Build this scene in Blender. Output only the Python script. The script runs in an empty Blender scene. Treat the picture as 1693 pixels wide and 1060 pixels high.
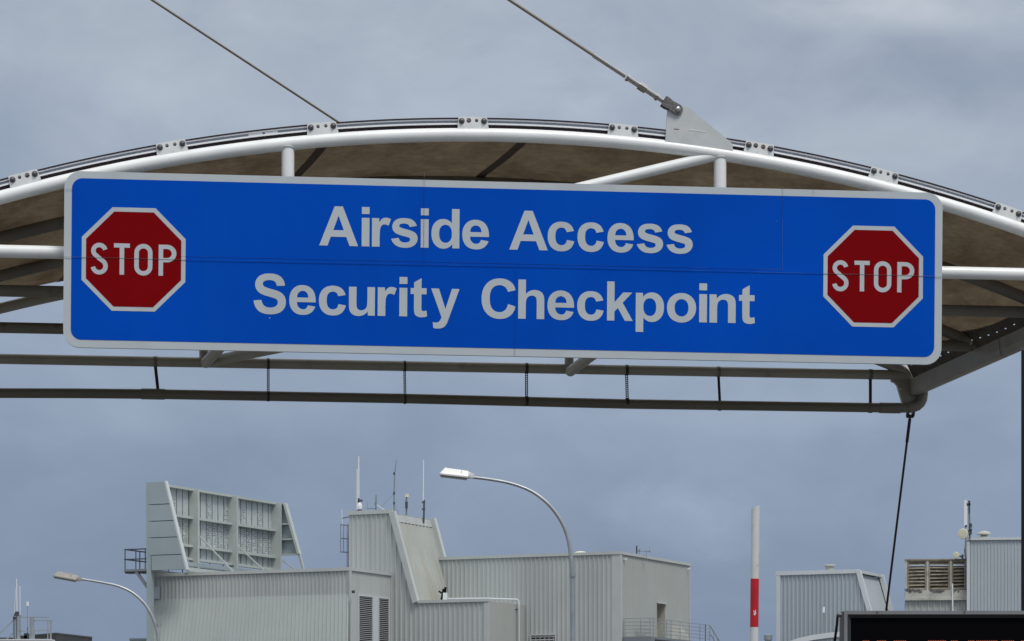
import bpy, math, random
from mathutils import Vector, Matrix
random.seed(7)
V = Vector
SC = bpy.context.scene
COL = SC.collection
F, CX, HY, CZ = 5000.0, 846.5, 1280.0, 1.6      # focal length in photo pixels, principal column, horizon row, eye height
CAM = V((0, 0, CZ))

# ------------------------------------------------------------------ camera
cd = bpy.data.cameras.new('camera'); cam = bpy.data.objects.new('camera', cd); COL.objects.link(cam)
cam.location = CAM; cam.rotation_euler = (math.radians(90), 0, 0)
cd.sensor_width = 36; cd.sensor_fit = 'HORIZONTAL'; cd.lens = 36*F/1693
cd.shift_y = (HY-530)/1693; cd.clip_end = 6000; cd.clip_start = .1
SC.camera = cam
SC.view_settings.view_transform = 'Standard'; SC.view_settings.look = 'None'
SC.view_settings.gamma = 1; SC.view_settings.exposure = 0

# ------------------------------------------------------------------ materials
def nt(m):
    m.use_nodes = True
    return m.node_tree.nodes, m.node_tree.links
def mat(name, col, rough=.5, metal=0, var=0, scale=3, stretch=(1, 1, 1), bump=0, bscale=40, spec=.5, stain=None, stain_scale=1.5, stain_stretch=(1, 1, 1), stain_lo=.55, stain_hi=.75, stain_amt=.7):
    m = bpy.data.materials.new(name); N, L = nt(m); b = N['Principled BSDF']
    b.inputs['Roughness'].default_value = rough; b.inputs['Metallic'].default_value = metal
    b.inputs['Specular IOR Level'].default_value = spec
    b.inputs['Base Color'].default_value = (*col, 1)
    tc = N.new('ShaderNodeTexCoord'); out = None
    def noise(sc, st, det=5):
        mp = N.new('ShaderNodeMapping'); mp.inputs['Scale'].default_value = st; L.new(tc.outputs['Object'], mp.inputs['Vector'])
        n = N.new('ShaderNodeTexNoise'); n.inputs['Scale'].default_value = sc; n.inputs['Detail'].default_value = det
        L.new(mp.outputs['Vector'], n.inputs['Vector']); return n.outputs['Fac']
    if var:
        f = noise(scale, stretch)
        mr = N.new('ShaderNodeMapRange'); mr.inputs['From Min'].default_value = .3; mr.inputs['From Max'].default_value = .7
        mr.inputs['To Min'].default_value = 1-var; mr.inputs['To Max'].default_value = 1+var; L.new(f, mr.inputs['Value'])
        mx = N.new('ShaderNodeMix'); mx.data_type = 'RGBA'; mx.blend_type = 'MULTIPLY'; mx.inputs['Factor'].default_value = 1
        mx.inputs[6].default_value = (*col, 1); L.new(mr.outputs['Result'], mx.inputs[7]); out = mx.outputs[2]
    if stain:
        f = noise(stain_scale, stain_stretch, 8)
        mr = N.new('ShaderNodeMapRange'); mr.inputs['From Min'].default_value = stain_lo; mr.inputs['From Max'].default_value = stain_hi
        mr.inputs['To Max'].default_value = stain_amt; L.new(f, mr.inputs['Value'])
        mx = N.new('ShaderNodeMix'); mx.data_type = 'RGBA'; L.new(mr.outputs['Result'], mx.inputs['Factor'])
        mx.inputs[6].default_value = (*col, 1); mx.inputs[7].default_value = (*stain, 1)
        if out: L.new(out, mx.inputs[6])
        out = mx.outputs[2]
    if out: L.new(out, b.inputs['Base Color'])
    if bump:
        bp = N.new('ShaderNodeBump'); bp.inputs['Strength'].default_value = bump; bp.inputs['Distance'].default_value = .01
        L.new(noise(bscale, (1, 1, 1), 3), bp.inputs['Height']); L.new(bp.outputs['Normal'], b.inputs['Normal'])
    return m
M = dict(
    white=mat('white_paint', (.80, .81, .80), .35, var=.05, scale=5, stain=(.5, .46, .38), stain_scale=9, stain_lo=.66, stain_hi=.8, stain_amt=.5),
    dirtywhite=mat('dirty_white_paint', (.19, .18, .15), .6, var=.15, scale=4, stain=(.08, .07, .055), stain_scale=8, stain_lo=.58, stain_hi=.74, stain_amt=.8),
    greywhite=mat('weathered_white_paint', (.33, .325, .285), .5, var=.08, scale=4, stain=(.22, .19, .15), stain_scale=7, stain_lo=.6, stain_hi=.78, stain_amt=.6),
    platew=mat('mounting_plate_paint', (.72, .74, .735), .5, var=.06, scale=14, stain=(.45, .38, .29), stain_scale=22, stain_lo=.64, stain_hi=.74),
    plate=mat('plate_paint', (.50, .525, .53), .5, var=.06, scale=14, stain=(.42, .36, .27), stain_scale=18, stain_lo=.66, stain_hi=.75),
    alu=mat('aluminium_rail', (.30, .33, .39), .5, .0, var=.04),
    lip=mat('white_rail_lip', (.86, .87, .90), .4),
    hem=mat('brown_fabric_hem', (.04, .03, .036), .9, spec=.1),
    bolt=mat('dark_galvanised_bolt', (.11, .11, .115), .45, .5),
    steel=mat('stainless_steel', (.50, .485, .47), .22, 1),
    cable=mat('wire_rope', (.26, .235, .20), .5, .3, var=.08, scale=60),
    darkcable=mat('dark_rod', (.035, .028, .028), .5, .3),
    fork=mat('grey_cast_fork', (.16, .155, .15), .6, .5, var=.3, scale=60, bump=.5, bscale=120),
    pipe=mat('grey_pvc', (.165, .155, .13), .55, var=.08, scale=3, stretch=(1, 1, 1), stain=(.12, .11, .09), stain_scale=6, stain_lo=.6, stain_hi=.75, stain_amt=.5),
    gutter=mat('gutter_zinc', (.25, .24, .21), .5, var=.1, scale=4, stain=(.16, .15, .11), stain_scale=3, stain_lo=.55, stain_hi=.75, stain_amt=.6),
    strap=mat('perforated_strap', (.05, .042, .04), .6, .3),
    strip=mat('dirty_eave_strip', (.075, .062, .048), .9, var=.35, scale=14),
    rust=mat('rust', (.22, .08, .03), .8, var=.3, scale=80),
    seam=mat('fabric_seam', (.075, .055, .035), .9, var=.2, scale=8),
    silver=mat('silver_reflective_sheet', (.455, .50, .53), .6, var=.03, scale=3, stain=(.38, .415, .43), stain_scale=2.2, stain_stretch=(2, 2, .25), stain_lo=.5, stain_hi=.8, stain_amt=.6),
    blue=mat('blue_sign_face', (.0004, .069, .465), .6, var=.09, scale=1.1, spec=.03, stain=(.002, .085, .465), stain_scale=1.6, stain_stretch=(2.2, 2.2, .22), stain_lo=.5, stain_hi=.8, stain_amt=.55),
    red=mat('red_sign_face', (.195, .002, .004), .6, var=.05, scale=3, spec=.03),
    seamline=mat('panel_joint', (.16, .175, .19), .6, var=.7, scale=4, stretch=(2, 2, 2)),
    seamblue=mat('blue_panel_joint', (.004, .045, .28), .6, var=.5, scale=5, stain=(.10, .16, .30), stain_scale=2.5, stain_lo=.58, stain_hi=.66, stain_amt=.9),
    cladlow=mat('cladding_light', (.375, .41, .395), .6, var=.05, scale=.3, stain=(.34, .345, .32), stain_scale=.9, stain_stretch=(2, 2, .1), stain_lo=.5, stain_hi=.8, stain_amt=.5),
    clad=mat('cladding', (.43, .455, .445), .55, var=.05, scale=.3, stain=(.31, .325, .305), stain_scale=.9, stain_stretch=(1.5, 1.5, .12), stain_lo=.5, stain_hi=.8, stain_amt=.6),
    cladwarm=mat('cladding_cream', (.365, .385, .37), .6, var=.05, scale=.3, stain=(.35, .345, .28), stain_scale=.9, stain_stretch=(2, 2, .1), stain_lo=.5, stain_hi=.8, stain_amt=.5),
    cladblue=mat('cladding_pale_blue', (.385, .43, .465), .5, var=.04, scale=.4, stain=(.36, .38, .39), stain_scale=1, stain_stretch=(1.5, 1.5, .1), stain_lo=.5, stain_hi=.8, stain_amt=.4),
    raked=mat('stained_roof_sheet', (.36, .38, .35), .6, var=.06, scale=.6, stain=(.31, .25, .165), stain_scale=.8, stain_stretch=(1.2, 1.2, .16), stain_lo=.5, stain_hi=.75, stain_amt=.55),
    trim=mat('cladding_trim', (.45, .475, .465), .5, var=.05, scale=1),
    trimwhite=mat('white_trim', (.54, .57, .59), .45, var=.04, scale=1),
    fin=mat('billboard_cladding', (.315, .375, .395), .5, var=.06, scale=.5, stain=(.30, .33, .30), stain_scale=.7, stain_stretch=(1, 1, .15), stain_lo=.5, stain_hi=.8, stain_amt=.5),
    screen=mat('billboard_back_sheet', (.43, .48, .49), .6, var=.10, scale=1.2, stain=(.25, .27, .25), stain_scale=4, stain_stretch=(1, 1, .4), stain_lo=.58, stain_hi=.72, stain_amt=.7),
    frame=mat('billboard_frame', (.43, .47, .45), .5, var=.06, scale=2),
    hole=mat('dark_perforation', (.10, .11, .11), .9),
    darksteel=mat('dark_blue_steel', (.065, .075, .09), .5, .3),
    greysteel=mat('grey_steel', (.22, .24, .26), .5, .4),
    galv=mat('galvanised_steel', (.36, .385, .40), .42, .6, var=.12, scale=3),
    louvredark=mat('louvre_void', (.02, .02, .022), .8),
    louvre=mat('louvre_slat', (.27, .28, .285), .5, var=.05),
    oldlouvre=mat('weathered_louvre_slat', (.27, .235, .175), .7, var=.25, scale=3, stain=(.10, .09, .07), stain_scale=4, stain_lo=.5, stain_hi=.7),
    oldwall=mat('dirty_concrete_band', (.42, .42, .37), .7, var=.1, scale=1.5, stain=(.16, .14, .11), stain_scale=1.6, stain_lo=.55, stain_hi=.75),
    head=mat('lamp_aluminium', (.60, .60, .585), .4, .2, var=.06, scale=8),
    headold=mat('lamp_grey_alu', (.28, .265, .245), .5, .2, var=.1, scale=8),
    lens=mat('lamp_lens', (.10, .10, .085), .25),
    boomwhite=mat('boom_white', (.58, .59, .60), .4, var=.06, scale=3, stain=(.25, .25, .24), stain_scale=5, stain_lo=.64, stain_hi=.75),
    boomred=mat('boom_red', (.46, .006, .012), .4, var=.12, scale=4),
    antwhite=mat('white_fibreglass', (.70, .72, .74), .4),
    antcream=mat('cream_dish', (.62, .60, .46), .5),
    black=mat('black_steel', (.004, .005, .008), .7, spec=.1),
    ledframe=mat('led_frame', (.20, .21, .22), .5, .2, var=.08, scale=6),
    ledbevel=mat('led_bevel', (.035, .038, .042), .5),
    ledside=mat('led_side', (.07, .07, .065), .6, var=.1),
    darkbox=mat('charcoal_cladding', (.035, .038, .042), .6, var=.1, scale=2),
    asphalt=mat('asphalt', (.09, .09, .088), .9, var=.2, scale=2, bump=.4),
    concrete=mat('concrete_apron', (.16, .155, .145), .85, var=.12, scale=.3),
    door=mat('door_paint', (.42, .41, .35), .5),
    yellowish=mat('unit_paint', (.62, .62, .55), .5),
)
# tensile fabric: dirty cloth, some daylight comes through it
def fabric_mat():
    m = bpy.data.materials.new('tensile_fabric'); N, L = nt(m); out = N['Material Output']; N.remove(N['Principled BSDF'])
    tc = N.new('ShaderNodeTexCoord')
    def noise(sc, st, det, rough=.6):
        mp = N.new('ShaderNodeMapping'); mp.inputs['Scale'].default_value = st; L.new(tc.outputs['Object'], mp.inputs['Vector'])
        n = N.new('ShaderNodeTexNoise'); n.inputs['Scale'].default_value = sc; n.inputs['Detail'].default_value = det; n.inputs['Roughness'].default_value = rough
        L.new(mp.outputs['Vector'], n.inputs['Vector']); return n.outputs['Fac']
    cr = N.new('ShaderNodeValToRGB'); L.new(noise(2.2, (1, .5, 2.5), 9, .68), cr.inputs['Fac'])
    e = cr.color_ramp.elements; e[0].position = .32; e[0].color = (.072, .053, .033, 1); e[1].position = .68; e[1].color = (.165, .128, .088, 1)
    cr2 = N.new('ShaderNodeValToRGB'); L.new(noise(13, (1, 1, 3), 4), cr2.inputs['Fac'])
    e = cr2.color_ramp.elements; e[0].position = .3; e[0].color = (.82, .82, .82, 1); e[1].position = .7; e[1].color = (1.08, 1.08, 1.08, 1)
    mx = N.new('ShaderNodeMix'); mx.data_type = 'RGBA'; mx.blend_type = 'MULTIPLY'; mx.inputs['Factor'].default_value = 1
    L.new(cr.outputs['Color'], mx.inputs[6]); L.new(cr2.outputs['Color'], mx.inputs[7])
    d = N.new('ShaderNodeBsdfDiffuse'); t = N.new('ShaderNodeBsdfTranslucent'); ms = N.new('ShaderNodeMixShader'); ms.inputs['Fac'].default_value = .36
    L.new(mx.outputs[2], d.inputs['Color']); L.new(mx.outputs[2], t.inputs['Color'])
    L.new(d.outputs[0], ms.inputs[1]); L.new(t.outputs[0], ms.inputs[2]); L.new(ms.outputs[0], out.inputs['Surface'])
    return m
M['fabric'] = fabric_mat()
def led_mat():
    m = bpy.data.materials.new('lit_led'); N, L = nt(m); b = N['Principled BSDF']
    b.inputs['Base Color'].default_value = (.3, .04, .01, 1); b.inputs['Emission Color'].default_value = (1, .16, .03, 1); b.inputs['Emission Strength'].default_value = .3
    return m
M['led'] = led_mat()
def matrix_mat():
    m = bpy.data.materials.new('led_matrix_panel'); N, L = nt(m); b = N['Principled BSDF']; b.inputs['Roughness'].default_value = .8; b.inputs['Specular IOR Level'].default_value = .02
    tc = N.new('ShaderNodeTexCoord'); vo = N.new('ShaderNodeTexVoronoi'); vo.inputs['Scale'].default_value = 70; vo.inputs['Randomness'].default_value = 0
    L.new(tc.outputs['Object'], vo.inputs['Vector']); cr = N.new('ShaderNodeValToRGB'); L.new(vo.outputs['Distance'], cr.inputs['Fac'])
    cr.color_ramp.elements[0].position = .2; cr.color_ramp.elements[0].color = (.012, .009, .008, 1); cr.color_ramp.elements[1].position = .3; cr.color_ramp.elements[1].color = (.003, .003, .004, 1)
    L.new(cr.outputs['Color'], b.inputs['Base Color']); return m
M['matrix'] = matrix_mat()

# ------------------------------------------------------------------ mesh helpers
def ray(px, py): return V(((px-CX)/F, 1, (HY-py)/F))
def at(px, py, Y): return CAM + ray(px, py)*Y                       # the world point seen at a photo pixel, Y metres ahead
def hit(px, py, P, n):                                              # ... on the plane through P with normal n
    d = ray(px, py); return CAM + d*((P-CAM).dot(n)/d.dot(n))
class MB:
    def __init__(s): s.v = []; s.f = []; s.sm = []
    def add(s, vs, fs, smooth=False):
        b = len(s.v); s.v += [V(p) for p in vs]; s.f += [tuple(b+i for i in f) for f in fs]; s.sm += [smooth]*len(fs); return s
    def box(s, c, x, y, z):                                         # centre and three half-axis vectors
        c, x, y, z = V(c), V(x), V(y), V(z)
        vs = [c+x*i+y*j+z*k for i in (-1, 1) for j in (-1, 1) for k in (-1, 1)]
        return s.add(vs, [(0, 1, 3, 2), (4, 6, 7, 5), (0, 4, 5, 1), (2, 3, 7, 6), (0, 2, 6, 4), (1, 5, 7, 3)])
    def bar(s, p, q, w, h=None, up=(0, 0, 1)):                      # square bar between two points
        p, q = V(p), V(q); h = h or w; d = (q-p).normalized(); up = V(up)
        if abs(d.dot(up)) > .98: up = V((0, 1, 0))
        x = d.cross(up).normalized(); z = x.cross(d)
        return s.box((p+q)/2, (q-p)/2, x*w/2, z*h/2)
    def tube(s, pts, r, n=14, cap=True):
        pts = [V(p) for p in pts]; rs = r if isinstance(r, (list, tuple)) else [r]*len(pts); vs = []; fs = []; x = None
        for i, p in enumerate(pts):
            d = (pts[min(i+1, len(pts)-1)]-pts[max(i-1, 0)]).normalized()
            if x is None:
                x = d.cross(V((0, 0, 1)) if abs(d.z) < .95 else V((0, 1, 0))).normalized()
            x = (x-d*x.dot(d)).normalized(); y = d.cross(x)
            vs += [p+(x*math.cos(6.28319*k/n)+y*math.sin(6.28319*k/n))*rs[i] for k in range(n)]
        for i in range(len(pts)-1):
            for k in range(n): fs.append((i*n+k, i*n+(k+1) % n, (i+1)*n+(k+1) % n, (i+1)*n+k))
        b = len(s.v); s.add(vs, fs, True)
        if cap:
            m = (len(pts)-1)*n
            s.f += [tuple(b+k for k in reversed(range(n))), tuple(b+m+k for k in range(n))]; s.sm += [False, False]
        return s
    def lathe(s, c, prof, axis=(0, 0, 1), n=20):                    # prof: (radius, height) list
        a = V(axis).normalized(); x = a.orthogonal().normalized(); y = a.cross(x); c = V(c)
        vs = [c+a*h+(x*math.cos(6.28319*k/n)+y*math.sin(6.28319*k/n))*r for r, h in prof for k in range(n)]
        fs = [(i*n+k, i*n+(k+1) % n, (i+1)*n+(k+1) % n, (i+1)*n+k) for i in range(len(prof)-1) for k in range(n)]
        return s.add(vs, fs, True)
    def prism(s, poly, d):                                          # planar polygon (points) pushed along vector d
        n = len(poly); d = V(d); vs = [V(p) for p in poly]; vs += [p+d for p in vs]
        return s.add(vs, [tuple(range(n)), tuple(reversed(range(n, 2*n)))]+[(i, i+n, (i+1) % n+n, (i+1) % n) for i in range(n)])
    def quad(s, *p): return s.add(p, [tuple(range(len(p)))])
    def build(s, name, m, parent=None, root=None):
        o = bpy.data.objects.new(name, bpy.data.meshes.new(name)); COL.objects.link(o)
        r = root or parent
        while r is not None and r.parent is not None: r = r.parent
        off = V(r.location) if r is not None else V((0, 0, 0))
        me = o.data; me.from_pydata([tuple(p-off) for p in s.v], [], s.f); me.materials.append(m if not isinstance(m, str) else M[m])
        me.polygons.foreach_set('use_smooth', s.sm); me.validate(); me.update()
        import bmesh as _b
        bm = _b.new(); bm.from_mesh(me); _b.ops.recalc_face_normals(bm, faces=bm.faces); bm.to_mesh(me); bm.free()
        if any(s.sm): me.set_sharp_from_angle(angle=math.radians(50))
        if parent is not None: o.parent = parent
        return o
def thing(name, label, cat, loc, group=None):
    o = bpy.data.objects.new(name, None); COL.objects.link(o); o.location = loc; o['label'] = label; o['category'] = cat
    o.empty_display_size = .2
    if group: o['group'] = group
    return o
def solo(mb, name, m, label, cat, loc, group=None):                 # a thing that is one mesh
    d = bpy.data.objects.new('tmp', None); d.location = loc
    o = mb.build(name, m, None, root=d); bpy.data.objects.remove(d); o.location = loc
    o['label'] = label; o['category'] = cat
    if group: o['group'] = group
    return o
def struct(mb, name, m):
    o = mb.build(name, m); o['kind'] = 'structure'; return o
# flat outlines with holes (letters, plates): a filled 2-D curve turned into a mesh, on the plane O + x*X + y*Y, pushed along N
def flat(name, loops, m, parent, O, X, Y, N, th):
    cu = bpy.data.curves.new('t', 'CURVE'); cu.dimensions = '2D'; cu.fill_mode = 'BOTH'; cu.extrude = .5
    for lp in loops:
        sp = cu.splines.new('POLY'); sp.points.add(len(lp)-1); sp.use_cyclic_u = True
        for p, q in zip(sp.points, lp): p.co = (q[0], q[1], 0, 1)
    t = bpy.data.objects.new('t', cu); COL.objects.link(t)
    me = bpy.data.meshes.new_from_object(t, depsgraph=bpy.context.evaluated_depsgraph_get())
    bpy.data.objects.remove(t); bpy.data.curves.remove(cu)
    mb = MB(); mb.add([O+X*v.co.x+Y*v.co.y+N*((v.co.z+.5)*th) for v in me.vertices], [tuple(p.vertices) for p in me.polygons])
    bpy.data.meshes.remove(me)
    return mb.build(name, m, parent)

# ------------------------------------------------------------------ ground
g = MB(); g.quad((-2500, -300, 0), (2500, -300, 0), (2500, 4000, 0), (-2500, 4000, 0)); struct(g, 'ground', 'concrete')
g = MB(); g.quad((-9, -120, .004), (9, -120, .004), (9, 120, .004), (-9, 120, .004)); struct(g, 'road', 'asphalt')

# ------------------------------------------------------------------ canopy frame of reference
TH = math.radians(7.6)
cU = V((math.cos(TH), math.sin(TH), 0)); cV = V((-math.sin(TH), math.cos(TH), 0)); cO = at(830, 443, 20.7); UP = V((0, 0, 1))
def cp(u, v, z): return cO+cU*u+cV*v+UP*z
def cat(px, py, v): return hit(px, py, cO+cV*v, cV)
def uz(px, py, v):
    q = cat(px, py, v)-cO; return q.dot(cU), q.z
ZT = .088; RISE = .884
VS = [.3, 2.0, 3.86, 5.7]
UR4 = uz(1514, 626, 5.7)[0]
def ends(v): return -4.43-.085*(v-.3), 4.65+(UR4-4.65)*(v-.3)/5.4
def arch_c(v):                                                      # circle through both ends
    a, b = ends(v); h = (b-a)/2; R = (h*h+RISE*RISE)/(2*RISE); return (a+b)/2, ZT+RISE-R, R
def arch_p(u, v, off=0):
    c, zc, R = arch_c(v); r = R+off; return cp(u, v, zc+math.sqrt(max(0, r*r-(u-c)**2)))
def arch_pts(v, a, b, n, off=0): return [arch_p(a+(b-a)*i/n, v, off) for i in range(n+1)]

canopy = thing('canopy', 'white tubular steel canopy with a brown fabric roof arching behind the blue sign', 'canopy', tuple(cp(.1, 3, 0)-UP*(cO.z)))
TR = .0465
for v in VS:
    a, b = ends(v)
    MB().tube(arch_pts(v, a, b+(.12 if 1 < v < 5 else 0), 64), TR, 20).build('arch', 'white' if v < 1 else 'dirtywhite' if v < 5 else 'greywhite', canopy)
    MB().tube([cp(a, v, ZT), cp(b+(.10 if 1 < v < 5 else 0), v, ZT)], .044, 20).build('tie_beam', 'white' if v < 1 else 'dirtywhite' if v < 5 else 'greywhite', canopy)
# posts and diagonals of the front truss
for px in (476, 1190.5):
    u = uz(px, 300, .3)[0]; po = MB().tube([cp(u, .3, ZT), arch_p(u, .3, -.02)], .044, 18).build('post', 'white', canopy)
    wb = arch_p(u, .3, -.02)-UP*.018; MB().tube([wb+(cU*math.cos(6.2832*k/16)+cV*math.sin(6.2832*k/16))*.046+UP*(.022*abs(math.sin(6.2832*k/16))-.008) for k in range(17)], .0055, 6).build('weld', 'plate', po)
uA = uz(1198, 265, .3)[0]; uB = uz(476, 425, .3)[0]
MB().tube([arch_p(uA-.06, .3, -.012), cp(uB, .3, ZT)], .038, 18).build('brace', 'white', canopy)
# braces at the rear beam
for p0, v0, p1, v1 in (((340, 600), 5.66, (386, 551), 3.86), ((347, 598), 5.7, (548, 557), 3.86), ((943, 614), 5.66, (1004, 569), 3.86)):
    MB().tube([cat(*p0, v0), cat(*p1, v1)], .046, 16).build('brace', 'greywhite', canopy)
for px, py in ((337, 599), (941, 611)):
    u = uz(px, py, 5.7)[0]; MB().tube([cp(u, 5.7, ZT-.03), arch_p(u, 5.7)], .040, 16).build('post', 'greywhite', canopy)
# fabric roof: follows the four arches, lifted a little, sagging between them
VG = []
for i in range(3):
    for k in range(5): VG.append(VS[i]+(VS[i+1]-VS[i])*k/5)
VG.append(VS[3])
def lift(v):
    i = min(2, max(0, sum(v >= q for q in VS)-1)); t = (v-VS[i])/(VS[i+1]-VS[i])
    l0 = (.088, .056, .056, .115)[i]; l1 = (.088, .056, .056, .115)[i+1]
    return l0+(l1-l0)*t-.05*math.sin(math.pi*t)*(1 if i else .6)
def fab(s, v):
    a, b = ends(v); a += .10; b -= .135
    return arch_p(a+(b-a)*s, v, lift(v)), None
mb = MB(); NS = 60; vs = []; fs = []
for j, v in enumerate(VG):
    for i in range(NS+1): vs.append(fab(i/NS, v+(.02 if j == 0 else 0))[0]+V((0, 0, random.uniform(-.0015, .0015))))
for j in range(len(VG)-1):
    for i in range(NS): fs.append((j*(NS+1)+i, j*(NS+1)+i+1, (j+1)*(NS+1)+i+1, (j+1)*(NS+1)+i))
mb.add(vs, fs, True); roof = mb.build('fabric_roof', 'fabric', canopy)
# welded seams of the fabric run front to back
def ribbon(f, n, name, m, parent):
    mb = MB(); vs = []; fs = []
    for i in range(n+1): vs += list(f(i/n))
    for i in range(n): fs.append((2*i, 2*i+1, 2*i+3, 2*i+2))
    mb.add(vs, fs, True); return mb.build(name, m, parent)
for px, w in ((210, .06), (557, .075), (892, .07), (1560, .05)):
    u0 = uz(px, 240, .34)[0]
    def sf(t, u0=u0, w=w):
        v = .34+t*5.3; u = u0-.09*(v-.3)-.06*math.sin(min(1, (v-.3)/1.7)*math.pi/2)
        return arch_p(u-w/2, v, lift(v)-.007), arch_p(u+w/2, v, lift(v)-.007)
    ribbon(sf, 40, 'seam', 'seam', roof)
# edge rail on the front arch: dark hem, white lips, grey web
a, b = ends(.3)
def sweep(r0, r1, v0, v1, name, m, parent, ua=None, ub=None, n=90):
    c, zc, R = arch_c(.3); mb = MB(); vs = []; fs = []; ua = ua if ua is not None else a+.1; ub = ub if ub is not None else b-.12
    for i in range(n+1):
        ph = math.asin((ua+(ub-ua)*i/n-c)/R)
        for r, v in ((r0, v0), (r1, v0), (r1, v1), (r0, v1)): vs.append(cp(c+(R+r)*math.sin(ph), v, zc+(R+r)*math.cos(ph)))
    for i in range(n):
        for k in range(4): fs.append((4*i+k, 4*i+(k+1) % 4, 4*i+4+(k+1) % 4, 4*i+4+k))
    fs += [(0, 1, 2, 3), (4*n+3, 4*n+2, 4*n+1, 4*n)]
    mb.add(vs, fs); return mb.build(name, m, parent)
rail = sweep(.078, .099, .303, .315, 'edge_rail', 'alu', canopy)
sweep(.069, .079, .284, .316, 'rail_lip', 'lip', rail); sweep(.098, .1065, .284, .316, 'rail_lip', 'lip', rail)
sweep(.046, .0695, .300, .319, 'fabric_hem', 'hem', rail); sweep(.1062, .1155, .280, .318, 'fabric_hem', 'hem', rail)
sweep(.074, .098, .2965, .3025, 'rail_splice', 'lip', rail, uz(414, 220, .3)[0], uz(437, 218, .3)[0], 6); sweep(.080, .096, .2965, .3025, 'rail_splice', 'lip', rail, uz(441, 218, .3)[0], uz(462, 215, .3)[0], 6)
# mounting plates along the front arch
def arch_frame(px, py):
    c, zc, R = arch_c(.3); u, z = uz(px, py, .3); ph = math.atan2(u-c, z-zc)
    return cp(c+R*math.sin(ph), .3, zc+R*math.cos(ph)), cU*math.cos(ph)-UP*math.sin(ph), UP*math.cos(ph)+cU*math.sin(ph)
def circ(x, y, r, n=14): return [(x+r*math.cos(6.28319*k/n), y+r*math.sin(6.28319*k/n)) for k in range(n)]
for px, py in ((40, 296), (283, 243), (532, 211), (781, 203), (1029, 217), (1254, 247), (1460, 291), (1665, 350), (1890, 425), (-200, 350)):
    O, X, Y = arch_frame(px, py); w = .100
    out = [(-w-.008, .036), (-w, .112), (-w+.008, .120), (w-.008, .120), (w, .112), (w+.010, .036)]
    pl = flat('mounting_plate', [out, circ(-.028, .094, .0125), circ(.026, .094, .0125)], 'platew', canopy, O-cV*.028, X, Y, cV, .008)
    for hx in {40: (.026,), 781: (-.028,), 1254: (-.028, .026)}.get(px, ()):
        flat('rust_ring', [circ(hx, .094, .0165), circ(hx, .094, .0125)], 'rust', pl, O-cV*.0285, X, Y, -cV, .0008)
    for bx in (-.078, .078):
        P = O-cV*.028+X*bx+Y*.090
        MB().lathe(P, [(.021, 0), (.021, .004), (.015, .005), (.014, .013), (.010, .018), (.0, .019)], -cV, 12).build('bolt', 'bolt', pl)
# cable gusset on the arch
N0 = cV*-.014
poly = [(1100, 238), (1103.5, 183), (1123, 175.5), (1134, 175.5), (1139, 178), (1211, 237.5), (1212, 251), (1190, 249), (1150, 242)]
gus = MB().prism([cat(x, y, .262) for x, y in poly], cV*.020).build('gusset_plate', 'plate', canopy)
for p_, q_, m_ in (((1139, 214.3), (1166, 218), 'white'), ((1114.5, 213), (1123, 214), 'rust'), ((1100.5, 236.5), (1140, 242), 'white')): MB().bar(cat(*p_, .2615), cat(*q_, .2615), .003, .004).build('scratch', m_, gus)
# gutters along both eaves
def gutter(P0, P1, sgn, name='gutter'):
    d = (P1-P0).normalized(); x = d.cross(UP).normalized()*sgn; z = x.cross(d)*sgn
    if z.z < 0: z = -z
    prof = [(-.080, .052), (-.092, .056), (-.098, .046), (-.098, .030), (-.092, .018), (-.092, -.022), (-.078, -.046), (-.060, -.054), (.045, -.092), (.085, -.088), (.10, -.04), (.105, .052), (.09, .052), (.085, -.03), (-.078, -.02)]
    mb = MB(); n = len(prof); vs = [P+x*p+z*q for P in (P0, P1) for p, q in prof]
    mb.add(vs, [(k, (k+1) % n, (k+1) % n+n, k+n) for k in range(n)], False); mb.f += [tuple(range(n)), tuple(reversed(range(n, 2*n)))]; mb.sm += [False]*2
    o = mb.build(name, 'gutter', canopy)
    for t in (.53,):
        c = P0+(P1-P0)*t; j = MB(); vs = [c+d*s+x*p*1.06+z*(q*1.06-.001) for s in (-.006, .006) for p, q in prof[1:12]]
        j.add(vs, [(k, k+1, k+12, k+11) for k in range(10)]); j.build('joint', 'strap', o)
    return o
GR = cat(1519, 639, 5.72); GF = cat(1892, 473, .2)
gutter(GF, GR, -1)
gutter(cp(-4.5, .2, .06), cp(ends(5.7)[0]-.1, 5.7, .0), 1)
# dark eave strip between fabric and gutter, with narrow lacing slots that let the sky through
def eave(t, k):                                                     # t along, k across: 0 fabric edge .. 1 gutter
    v = .34+t*5.3; A_ = fab(1, v)[0]-UP*.012; B_ = GF+(GR-GF)*((v-.3)/5.4)-cU*.06+UP*.05
    return A_+(B_-A_)*k
mb = MB(); n = 150
for i in range(n):
    t0, t1 = i/n, (i+1)/n
    for k0, k1 in ((-.3, .34), (.34, .41), (.41, 1.0)):
        if k0 == .34 and i % 6 == 2: continue
        mb.quad(eave(t0, k0), eave(t1, k0), eave(t1, k1), eave(t0, k1))
mb.build('eave_strip', 'strip', canopy)
# corner bracket where rear beam, gutter and rain pipe meet
poly = [(1474, 630), (1480, 632.5), (1484, 637), (1493, 668), (1497, 673), (1522, 673), (1533, 655), (1534, 632), (1505, 618), (1476, 616)]
br = MB().prism([cat(x, y, 5.69) for x, y in poly], cV*.05).build('corner_bracket', 'greywhite', canopy)
for px, py in ((1487, 623), (1489, 643)):
    MB().lathe(cat(px, py, 5.69), [(.012, 0), (.012, .004), (.009, .012), (0, .013)], -cV, 10).build('bolt', 'plate', br)
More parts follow.
